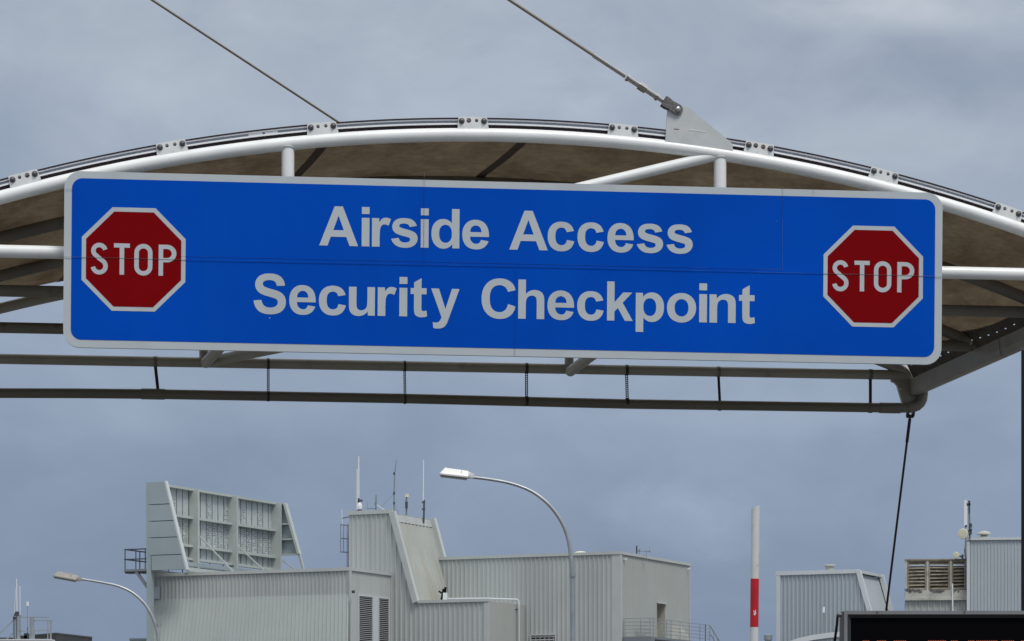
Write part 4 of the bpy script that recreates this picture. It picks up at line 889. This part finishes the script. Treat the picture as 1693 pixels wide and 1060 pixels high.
st = MB(); rs = MB(); e = dB*.91; nst = 9
for k in range(nst): st.box(pq(e+.2+.27*k, 1.0, zD-.1-.18*k), bA*.8, bB*.14, UP*.02)
for o in (.25, 1.75): st.bar(pq(e, o, zD-.1), pq(e+.27*nst, o, zD-.1-.18*nst), .06, .2)
st.build('stairs', 'greysteel', pf)
p_a, p_b = pq(e, 1.8, zD+H_), pq(e+2.0, 1.8, zD+H_-1.1); rs.bar(p_a, p_b, .05); rs.bar(p_a-UP*.5, p_b-UP*.5, .04)
for k in range(3): rs.bar(p_a+(p_b-p_a)*((k+1)/3), p_a+(p_b-p_a)*((k+1)/3)-UP*1.0, .045)
rs.bar(p_b, p_b+bB*1.6, .05); rs.bar(p_b+bB*1.6, p_b+bB*1.6-UP*1.0, .05); rs.bar(p_b-UP*.5, p_b+bB*1.6-UP*.5, .04); rs.bar(p_b+bB*.8, p_b+bB*.8-UP*1.0, .045)
rs.build('stair_railing', 'galv', pf)
lg = MB()
for s in (.5, dB*.5, dB*.88):
    for o in (.3, 1.7): q = pq(s, o, 0); MB().bar(q, V((q.x, q.y, zD-.1)), .16).build('leg', 'greysteel', pf)
q = pq(e+2.2, 1.0, 0); MB().box((q.x, q.y, (zD-1.75)/2), bA*.9, bB*1.4, UP*(zD-1.7)/2).build('landing', 'greysteel', pf)
q = pq(7.2, .8, zD); u_ = MB(); u_.prism([q+bB*-.75+UP*.02, q+bB*.85+UP*.02, q+bB*.75+UP*.30, q+bB*-.75+UP*.92], bA*.6)
solo(u_, 'roof_unit', 'yellowish', 'pale slanted equipment cover standing on the railed platform', 'roof unit', tuple(q))
c = at(1166, 1062, 200); t_ = MB().tube([V((c.x, c.y, 0)), at(1166.2, 1032, 200)], [.05, .03], 8)
solo(t_, 'roof_pole', 'darksteel', 'thin dark pole rising beyond the stairs of the platform', 'pole', (c.x, c.y, 0))

# ------------------------------------------------------------------ buildings on the right
PH2 = math.radians(11); gA = V((math.cos(PH2), -math.sin(PH2), 0)); gB = V((math.sin(PH2), math.cos(PH2), 0))
cC = at(1285.5, 947, 150); zC = cC.z; OC = V((cC.x, cC.y, 0))
def sC(px, py): q = hit(px, py, cC, bB); return (q-cC).dot(bA), q.z
sa, za = sC(1419, 945.5); sb, zb3 = sC(1440, 1022); DC = 3.7
zLo = zb3
Cd = thing('white_raked_building', 'pale blue ribbed building with a raked right side behind the striped boom', 'building', tuple(OC))
def topC(s): return zC if s <= sa else zC+(zLo-zC)*(s-sa)/(sb-sa)
ribs(lambda s, t: OC+bA*s+UP*(topC(s)*t), -bB, sb, pitch=.215, d=.06).build('front_wall', 'cladblue', Cd)
MB().prism([OC+bB*DC+bA*s+UP*z for s, z in ((0, 0), (0, zC), (sa, zC-.12), (sb, zLo), (sb, 0))], bB*.1).build('rear_wall', 'cladblue', Cd)
mb = MB(); mb.quad(*[OC+bA*s+bB*b_+UP*(zC-.1) for s, b_ in ((0, 0), (sa, 0), (sa, DC), (0, DC))]); mb.quad(*[OC+bB*b_+UP*z for b_, z in ((0, 0), (DC, 0), (DC, zC), (0, zC))]); mb.quad(*[OC+bA*sb+bB*b_+UP*z for b_, z in ((0, 0), (DC, 0), (DC, zLo), (0, zLo))]); mb.build('roof', 'cladblue', Cd)
MB().quad(*[OC+bA*(s-.12)+bB*b_+UP*z for s, b_, z in ((sa, 0, zC-.15), (sa, DC, zC-.15), (sb, DC, zLo), (sb, 0, zLo))]).build('sloping_roof', 'cladblue', Cd)
for b_ in (-.03, DC-.08): MB().bar(OC+bA*(sa+.02)+UP*(zC-.02)+bB*b_, OC+bA*(sb+.04)+UP*zLo+bB*b_, .2, .22, up=(bA*(zC-zLo)+UP*(sb-sa))).build('parapet_trim', 'trimwhite', Cd)
MB().box(OC+bA*sa/2+UP*(zC-.04)-bB*.03, bA*(sa/2+.06), bB*.08, UP*.10).build('parapet_trim', 'trimwhite', Cd)
MB().box(OC+bA*.07+UP*zC/2-bB*.03, bA*.09, bB*.07, UP*(zC/2-.14)).build('corner_trim', 'trimwhite', Cd)
MB().bar(OC+bA*(sa-.02)+UP*(zC-.05)+bB*.1, OC+bA*(sa-.02)+UP*(zC-.05)+bB*DC, .14, .14).build('ridge_trim', 'trimwhite', Cd)
c = at(1371.5, 946, 151.5); vp = MB().lathe((c.x, c.y, zC-.1), [(.22, 0), (.22, .50), (.29, .52), (.29, .58), (.26, .60), (0, .60)], (0, 0, 1), 18)
solo(vp, 'roof_vent', 'oldwall', 'short flanged vent pipe on the flat top of the pale blue building', 'roof vent', (c.x, c.y, zC-.1))
# curved roof in front of it
Yc_ = 141; cv = thing('curved_roof', 'white curved roof edge with ribbed wall low in front of the pale blue building', 'building', (at(1400, 1060, Yc_).x, Yc_, 0))
pts = [(1270, 1072), (1300, 1062), (1320, 1055), (1345, 1049.5), (1370, 1046), (1400, 1043.5), (1440, 1043), (1480, 1046), (1520, 1052)]
mb = MB(); mw = MB(); Q = [at(x, y, Yc_) for x, y in pts]
for p_, q_ in zip(Q, Q[1:]):
    mb.prism([p_, q_, q_-UP*.24, p_-UP*.24], V((0, 5, 0)))
mb.build('roof', 'trimwhite', cv)
def cz_(x):
    for p_, q_ in zip(Q, Q[1:]):
        if x <= q_.x: return p_.z+(q_.z-p_.z)*(x-p_.x)/(q_.x-p_.x)
    return Q[-1].z
ribs(lambda s, t: V((Q[0].x+s, Yc_+.12, (cz_(Q[0].x+s)-.2)*t)), V((0, -1, 0)), Q[-1].x-Q[0].x, pitch=.20, d=.04).build('wall', 'cladblue', cv)
mb = MB(); mb.quad(*[V((x, y, z)) for x, y, z in ((Q[0].x, Yc_+.1, 0), (Q[0].x, Yc_+5, 0), (Q[0].x, Yc_+5, Q[0].z-.2), (Q[0].x, Yc_+.1, Q[0].z-.2))]); mb.build('end_wall', 'cladblue', cv)
c = at(1361, 1047, 143); t = thing('whip_antenna', 'thin antenna with a white tip standing on the curved white roof', 'antenna', tuple(c), 'rooftop whip antennas')
MB().tube([at(1360.3, 1052, 143), at(1361.5, 1012, 143)], .02, 6).build('rod', 'greysteel', t); MB().tube([at(1361.5, 1013, 143), at(1361.8, 1003.5, 143)], .055, 8).build('tip', 'antwhite', t)
c = at(1270, 1062, 150); z = at(1270, 1049, 150).z
mb = MB().lathe((c.x, c.y, 0), [(.17, 0), (.17, z-.28), (.215, z-.27), (.215, z-.02), (.18, z), (0, z)], (0, 0, 1), 16)
solo(mb, 'vent_pipe', 'galv', 'galvanised capped flue pipe just right of the striped boom', 'vent pipe', (c.x, c.y, 0))

# D: louvred plant room and white block
cD = at(1598, 890, 150); OD = V((cD.x, cD.y, 0)); PH3 = math.radians(7); kA = V((math.cos(PH3), -math.sin(PH3), 0)); kB = V((math.sin(PH3), math.cos(PH3), 0))
Dd = thing('white_block_building', 'tall pale blue ribbed block at the right edge above the message board', 'building', tuple(OD)); zD_ = cD.z
wall(OD+kA*.1, kA, -kB, 6.0, 0, zD_-.06, pitch=.165, d=.035).build('front_wall', 'cladblue', Dd)
MB().box(OD+kA*3.0+UP*(zD_-.04)-kB*.03, kA*3.05, kB*.08, UP*.06).build('parapet_trim', 'trimwhite', Dd)
MB().box(OD+kA*.08+UP*zD_/2-kB*.03, kA*.07, kB*.05, UP*(zD_/2-.17)).build('corner_trim', 'trimwhite', Dd)
mb = MB(); mb.quad(*[OD+kA*s+kB*b_+UP*(zD_-.12) for s, b_ in ((0, 0), (6, 0), (6, 5), (0, 5))])
for (s, b_), (s2, b2) in (((0, 0), (0, 5)), ((0, 5), (6, 5)), ((6, 5), (6, 0))): mb.quad(*[OD+kA*i+kB*j+UP*z for i, j, z in ((s, b_, 0), (s2, b2, 0), (s2, b2, zD_-.1), (s, b_, zD_-.1))])
mb.build('roof', 'cladblue', Dd)
pD = hit(1496.5, 926, cD+kB*.5, kB); Pn = V((pD.x, pD.y, 0)); wP = (cD+kB*.5-pD).dot(kA)
def pz(py): return hit(1540, py, pD, kB).z
Pd = thing('louvred_plant_room', 'weathered plant room with three brown louvre panels beside the white block', 'building', tuple(Pn))
z0_, z1_, z2_ = pz(976.5), pz(991), pD.z
wall(Pn, kA, -kB, wP, 0, z1_, pitch=.30, d=.045).build('wall', 'cladwarm', Pd)
MB().box(Pn+kA*wP/2+UP*(z0_+z1_)/2-kB*.04, kA*wP/2, kB*.08, UP*(z0_-z1_)/2).build('concrete_band', 'oldwall', Pd)
MB().box(Pn+kA*wP/2+UP*z1_-kB*.08, kA*(wP/2+.02), kB*.1, UP*.05).build('ledge', 'oldwall', Pd)
for xa, xb in ((1500, 1531.5), (1535.5, 1570), (1573.5, 1596.5)):
    sa_, sb_ = (hit(xa, 950, pD, kB)-pD).dot(kA), (hit(xb, 950, pD, kB)-pD).dot(kA)
    f = MB(); t_ = .07
    for a_, b_, c_, e_ in ((sa_, sb_, z2_-.1, z2_-.04), (sa_, sb_, z0_, z0_+.06), (sa_, sa_+t_, z0_+.06, z2_-.1), (sb_-t_, sb_, z0_+.06, z2_-.1)): f.box(Pn+kA*(a_+b_)/2+UP*(c_+e_)/2, kA*(b_-a_)/2, kB*.06, UP*(e_-c_)/2)
    fo_ = f.build('louvre', 'oldlouvre', Pd); s_ = MB(); k = 8; hh = (z2_-.1-z0_-.06)/k
    for i in range(k):
        z = z0_+.06+hh*(i+.5)+random.uniform(-.01, .01); tl_ = random.uniform(-.012, .012)
        s_.add([Pn+kA*(sa_+t_)+UP*(z+hh*.30+tl_)+kB*.08, Pn+kA*(sb_-t_)+UP*(z+hh*.30-tl_)+kB*.08, Pn+kA*(sb_-t_)+UP*(z-hh*.42-tl_)-kB*.07, Pn+kA*(sa_+t_)+UP*(z-hh*.42+tl_)-kB*.07], [(0, 1, 2, 3)])
    s_.build('slats', 'oldlouvre', fo_)
f = MB()
for px in (1498, 1533.5, 1572): 
    s_ = (hit(px, 950, pD, kB)-pD).dot(kA); f.box(Pn+kA*s_+UP*(z0_+z2_)/2-kB*.02, kA*.05, kB*.07, UP*(z2_-z0_)/2)
f.build('mullion', 'oldwall', Pd)
MB().box(Pn+kA*wP/2+UP*(z2_)-kB*.02, kA*(wP/2+.03), kB*.10, UP*.035).build('roof_edge', 'oldlouvre', Pd)
mb = MB(); mb.quad(*[Pn+kA*s+kB*b_+UP*(z2_-.02) for s, b_ in ((0, .1), (wP, .1), (wP, 2.6), (0, 2.6))]); mb.quad(*[Pn+kA*s+kB*2.6+UP*z for s, z in ((0, 0), (wP, 0), (wP, z0_+.1), (0, z0_+.1))]); mb.quad(*[Pn+kB*b_+UP*z for b_, z in ((0, 0), (2.6, 0), (2.6, z0_), (0, z0_))]); mb.quad(*[Pn+kA*s+kB*.9+UP*z for s, z in ((0, z0_), (wP, z0_), (wP, z2_-.25), (0, z2_-.25))]); mb.build('inner_wall', 'oldlouvre', Pd)
ru = MB(); rnd = random.Random(5)
for k in range(26):
    s = rnd.choice([rnd.uniform(.02, .75), rnd.uniform(.02, .75), rnd.uniform(1.0, 1.9), rnd.uniform(.1, 2.8)]); c = Pn+kA*min(s, wP-.1)-kB*.12+UP*(z0_+rnd.uniform(-.08, .05)); ru.box(c, kA*rnd.uniform(.03, .12), kB*.03, UP*rnd.uniform(.02, .06))
ru.build('rubble', 'fork', Pd)['kind'] = 'stuff'
p_ = hit(1574.5, 965, pD-kB*.16, kB); q_ = hit(1576, 1060, pD-kB*.16, kB); solo(MB().tube([V((q_.x, q_.y, 0)), q_, p_], .042, 10), 'vent_pipe', 'antwhite', 'white vertical vent pipe in front of the brown louvres', 'vent pipe', (q_.x, q_.y, 0))
# antennas on the white block
def dish(px, py, Y, r, label, mount):
    c = at(px, py, Y); n = (V((-.35, -1, -.05))).normalized(); t = thing('dish_antenna', label, 'dish antenna', tuple(c-n*.1), 'round dish antennas')
    MB().lathe(c, [(0, .05), (r*.6, .06), (r*.95, .045), (r, .0), (r*.9, -.05), (r*.4, -.12), (0, -.14)], n, 24).build('dish', 'antcream', t)
    MB().bar(c-n*.1, mount, .06).build('bracket', 'darksteel', t)
mp = at(1599, 890, 149.8)
dish(1592.3, 882.5, 149.5, .262, 'larger round cream dish antenna below the panel antenna', at(1601, 878, 149.9))
dish(1581, 918, 149.8, .165, 'smaller round cream dish antenna above the brown louvres', at(1592, 921, 150.2))
t = thing('panel_antenna', 'tall white panel antenna beside a dark pole on the corner of the white block', 'antenna', (mp.x+.1, mp.y, zD_))
MB().box(at(1596.2, 848.5, 149.8), (.07, 0, 0), (0, .05, 0), (0, 0, .64)).build('panel', 'antwhite', t)
MB().tube([at(1603.5, 893, 149.9), at(1602, 828, 149.9)], .05, 8).build('pole', 'greysteel', t)
m_ = MB()
for x, y, w, h in ((1601, 834, .10, .05), (1602.5, 838, .04, .3), (1604.5, 869, .07, .1), (1603.5, 880, .09, .12), (1597, 870, .05, .05), (1605, 876, .05, .06)): m_.box(at(x, y, 149.8), (w, 0, 0), (0, .05, 0), (0, 0, h))
m_.bar(at(1596, 868, 149.85), at(1596, 912, 149.85), .03); m_.bar(at(1596.5, 836, 149.85), at(1602, 836, 149.85), .05); m_.bar(at(1595, 908, 149.85), at(1597, 926, 149.85), .05); m_.build('bracket', 'darksteel', t)
m_ = MB(); a0 = at(1586, 925, 150); m_.bar(at(1578, 925.5, 150), at(1597, 925, 150), .09, .05); m_.bar(at(1591, 925, 150), at(1591.5, 917, 150), .09); solo(m_, 'antenna_mount', 'darksteel', 'dark blue bracket holding the smaller dish on the louvre roof', 'bracket', tuple(at(1591, 926, 150)))
c = at(1627, 891, 152); mb = MB().lathe((c.x, c.y, zD_-.12), [(.28, 0), (.28, .26), (.33, .27), (.33, .33), (.18, .35), (.16, .44), (.35, .45), (.35, .5), (.28, .58), (.1, .64), (0, .64)], (0, 0, 1), 20)
solo(mb, 'roof_vent', 'oldwall', 'mushroom shaped roof vent on the white block at the right edge', 'roof vent', (c.x, c.y, zD_-.12))

# ------------------------------------------------------------------ rooftop gear, lower left
Ye = 150; lowz = at(60, 1067, Ye).z
rb = thing('low_building', 'low building roof under the railed deck at the lower left corner', 'building', (at(40, 1060, Ye).x, Ye, 0))
xl_, xr_ = at(-120, 1060, Ye).x, at(160, 1060, Ye).x
MB().box(((xl_+xr_)/2, Ye+4, lowz/2), ((xr_-xl_)/2, 0, 0), (0, 5.5, 0), (0, 0, lowz/2)).build('wall', 'cladwarm', rb)
MB().box(((xl_+xr_)/2, Ye-1.5, lowz+.02), ((xr_-xl_)/2+.05, 0, 0), (0, .1, 0), (0, 0, .08)).build('parapet_trim', 'trim', rb)
k0 = at(92.5, 1046, 151); kz = k0.z; k1 = V((at(57, 1049, 153).x, 153, 0)); k2 = V((at(154.5, 1053, 156).x, 155.5, 0)); k0_ = V((k0.x, k0.y, 0)); k3 = k1+k2-k0_
pb = MB(); pb.prism([V((q.x, q.y, lowz)) for q in (k0_, k2, k3, k1)], UP*(kz-lowz)); bx = solo(pb, 'dark_plant_box', 'darkbox', 'charcoal clad plant box on the roof right of the railed deck', 'plant box', (k0.x, k0.y, lowz))
MB().bar(k0_+UP*(kz-.05)+V((0, -.03, 0)), k2+UP*(kz-.05)+V((0, -.03, 0)), .05, .04).build('roof_trim', 'ledside', bx); MB().bar(k0_+UP*(kz-.05)+V((-.03, -.03, 0)), k1+UP*(kz-.05)+V((-.03, -.03, 0)), .05, .04).build('roof_trim', 'ledside', bx)
rd = thing('railed_deck', 'white railed roof deck at the lower left corner', 'platform', (at(50, 1059, 149).x, 149, lowz))
e = MB(); e.bar(at(-60, 1058.8, 149), at(88, 1058.8, 149), 1.2, .08); e.build('deck', 'trimwhite', rd)
e = MB()
for xa, ya, xb, yb_ in ((22, 1021, 81, 1020.5), (56, 1026.3, 87, 1026.3), (30, 1043.8, 82, 1042.5), (0, 1047, 23, 1025), (-40, 1083, 0, 1047), (10, 1058, 24, 1044), (52, 1020, 57, 1027)): e.bar(at(xa, ya, 149), at(xb, yb_, 149), .045)
for px, y0, w in ((23, 1020, .06), (26, 1021, .04), (30.5, 1019, .12), (33, 1022, .045), (50, 1021, .07), (54, 1020, .13), (79, 1025, .05), (84, 1026, .07), (56, 1046, .09)): e.bar(at(px, 1059, 149), at(px, y0, 149), w)
e.build('railing', 'galv', rd)
e = MB(); e.box(at(28, 1015, 149), (.10, 0, 0), (0, .08, 0), (0, 0, .10)); e.box(at(24, 1022, 149), (.07, 0, 0), (0, .08, 0), (0, 0, .07)); e.bar(at(22.5, 1058, 149), at(22.5, 1022, 149), .05); e.bar(at(28, 1058, 149), at(28, 1014, 149), .05); e.build('bracket', 'darksteel', rd)
e = MB(); e.box(at(38, 1055.5, 149.5), (.28, 0, 0), (0, .2, 0), (0, 0, .13)); e.box(at(44, 1054, 149.5), (.10, 0, 0), (0, .2, 0), (0, 0, .2)); e.box(at(12, 1056.5, 149.5), (.4, 0, 0), (0, .2, 0), (0, 0, .06)); solo(e, 'roof_unit', 'darkbox', 'dark equipment boxes on the deck behind the white railing', 'roof unit', tuple(at(38, 1059, 149.5)))
whip(28, 957, 1016, 149, .028, 'tallest whip antenna on the railed deck at the lower left', lowz+.05, mount=.03, tilt=-.6)
whip(33.2, 969, 1022, 149.2, .025, 'second tallest whip antenna on the railed deck, right of the tallest', lowz+.05, mount=.025, tilt=-.3)
whip(23.5, 972, 1020, 148.8, .012, 'very thin leaning whip antenna at the left of the railed deck', lowz+.05, mount=.02, tilt=2.5)
t = whip(45.4, 1000, 1042, 149, .018, 'short antenna with a white canister top on the railed deck', lowz+.05, m='galv', mount=.02); MB().tube([at(45.4, 1002, 149), at(45.4, 995, 149)], .07, 10).build('canister', 'antwhite', t)
c = at(229, 1062, 190); z = at(229, 1056.5, 190).z; mb = MB(); mb.box((c.x, c.y+1, z/2), (.55, 0, 0), (0, 1, 0), (0, 0, z/2)); mb.box((c.x, c.y+1, z), (.6, 0, 0), (0, 1.05, 0), (0, 0, .05))
solo(mb, 'roof_unit', 'fin', 'small grey block just left of the billboard column at the bottom', 'roof unit', (c.x, c.y+1, 0))

# ------------------------------------------------------------------ sky and sun
SUN_EL, SUN_AZ = math.radians(58), math.radians(148)                # azimuth clockwise from +Y (view direction): to the right and slightly behind
w = bpy.data.worlds.new('World'); SC.world = w; w.use_nodes = True
N, Lk = w.node_tree.nodes, w.node_tree.links; bg = N['Background']
sky = N.new('ShaderNodeTexSky'); sky.sky_type = 'NISHITA'; sky.sun_disc = False; sky.sun_elevation = SUN_EL; sky.sun_rotation = SUN_AZ; sky.air_density = 1.2; sky.dust_density = 2
tc = N.new('ShaderNodeTexCoord')
def ramp(val, els):
    c = N.new('ShaderNodeValToRGB'); Lk.new(val, c.inputs['Fac'])
    while len(c.color_ramp.elements) < len(els): c.color_ramp.elements.new(.5)
    for e_, (p_, col) in zip(c.color_ramp.elements, els): e_.position = p_; e_.color = (*col, 1)
    return c.outputs['Color']
def wn(scale, st, det, rough, loc=(0, 0, 0), dist=0):
    mp = N.new('ShaderNodeMapping'); mp.inputs['Scale'].default_value = st; mp.inputs['Location'].default_value = loc; Lk.new(tc.outputs['Generated'], mp.inputs['Vector'])
    n_ = N.new('ShaderNodeTexNoise'); n_.inputs['Scale'].default_value = scale; n_.inputs['Detail'].default_value = det; n_.inputs['Roughness'].default_value = rough; n_.inputs['Distortion'].default_value = dist
    Lk.new(mp.outputs['Vector'], n_.inputs['Vector']); return n_.outputs['Fac']
def mixc(f, a_, b_, blend='MIX'):
    m = N.new('ShaderNodeMix'); m.data_type = 'RGBA'; m.blend_type = blend
    for i, v_ in ((0, f), (6, a_), (7, b_)):
        if isinstance(v_, (int, float)): m.inputs[i].default_value = v_
        elif isinstance(v_, tuple): m.inputs[i].default_value = (*v_, 1)
        else: Lk.new(v_, m.inputs[i])
    return m.outputs[2]
sep = N.new('ShaderNodeSeparateXYZ'); Lk.new(tc.outputs['Generated'], sep.inputs[0])
# cloud deck colour by height above the horizon (z = sin elevation): hazy blue-grey low, brighter overhead
base = ramp(sep.outputs['Z'], [(0.0, (.225, .295, .425)), (.05, (.22, .29, .42)), (.11, (.255, .325, .45)), (.17, (.335, .40, .505)), (.23, (.385, .44, .53)), (.30, (.42, .47, .55)), (.5, (.72, .77, .84)), (1.0, (1.35, 1.38, 1.4))])
CLOUDS = [(-.09, .23, .12, .04, (1.15, 1.13, 1.10)), (.005, .225, .06, .025, (1.06, 1.06, 1.05)), (.145, .232, .075, .016, (.78, .81, .86)), (.135, .253, .05, .009, (1.28, 1.23, 1.16)), (-.165, .215, .03, .02, (.84, .87, .92)),
 (.12, .207, .09, .012, (1.12, 1.10, 1.06)), (-.11, .118, .07, .010, (1.10, 1.08, 1.05)), (.10, .118, .09, .008, (1.10, 1.08, 1.06)), (.055, .083, .028, .014, (1.26, 1.22, 1.17)), (-.01, .135, .06, .008, (1.08, 1.06, 1.04)), (-.05, .205, .03, .012, (.90, .92, .95))]
big = ramp(wn(7.5, (1, 1, 1.5), 6, .5, (3.1, 1.7, .4)), [(.30, (.90, .91, .93)), (.50, (1, 1, 1)), (.70, (1.10, 1.09, 1.07))])
fine = ramp(wn(17, (1, 1, 1.6), 8, .55, (.3, 5.2, 2.0), .5), [(.30, (.90, .915, .935)), (.50, (1, 1, 1)), (.72, (1.12, 1.105, 1.085))])
cl = mixc(1.0, mixc(1.0, base, big, 'MULTIPLY'), fine, 'MULTIPLY')
# single clouds of the deck, each a direction in the sky (tangents of azimuth and elevation), its extent and its tone
def mth(op, a_, b_=None):
    m = N.new('ShaderNodeMath'); m.operation = op
    for k, v_ in enumerate((a_, b_)):
        if v_ is None: continue
        if isinstance(v_, (int, float)): m.inputs[k].default_value = v_
        else: Lk.new(v_, m.inputs[k])
    return m.outputs[0]
yy_ = mth('MAXIMUM', sep.outputs['Y'], .15); az_ = mth('DIVIDE', sep.outputs['X'], yy_); el_ = mth('DIVIDE', sep.outputs['Z'], yy_)
rag = mth('MULTIPLY', mth('SUBTRACT', wn(24, (1, 1, 1.8), 7, .58, (1.3, .2, 4.0), .4), .5), 2.3)
for ca, ce, ra, re_, tone in CLOUDS:
    d = mth('SQRT', mth('ADD', mth('POWER', mth('DIVIDE', mth('SUBTRACT', az_, ca), ra), 2), mth('POWER', mth('DIVIDE', mth('SUBTRACT', el_, ce), re_), 2)))
    mr = N.new('ShaderNodeMapRange'); mr.interpolation_type = 'SMOOTHSTEP'; mr.inputs['From Min'].default_value = 1.25; mr.inputs['From Max'].default_value = .1
    Lk.new(mth('ADD', d, rag), mr.inputs['Value']); cl = mixc(mr.outputs['Result'], cl, mixc(1.0, cl, tone, 'MULTIPLY'))
ns = mixc(1.0, sky.outputs['Color'], (.1, .1, .1), 'MULTIPLY')      # the physical sky at strength 0.1
Lk.new(mixc(.92, ns, cl), bg.inputs['Color']); bg.inputs['Strength'].default_value = 1.0
sl = bpy.data.lights.new('sun', 'SUN'); sl.energy = 1.85; sl.angle = math.radians(16); sl.color = (1, .96, .9)
so_ = bpy.data.objects.new('sun', sl); COL.objects.link(so_)
dv = V((math.sin(SUN_AZ)*math.cos(SUN_EL), math.cos(SUN_AZ)*math.cos(SUN_EL), math.sin(SUN_EL)))
so_.rotation_euler = dv.to_track_quat('Z', 'Y').to_euler(); so_.location = (20, -20, 40)
SC.cycles.max_bounces = 6
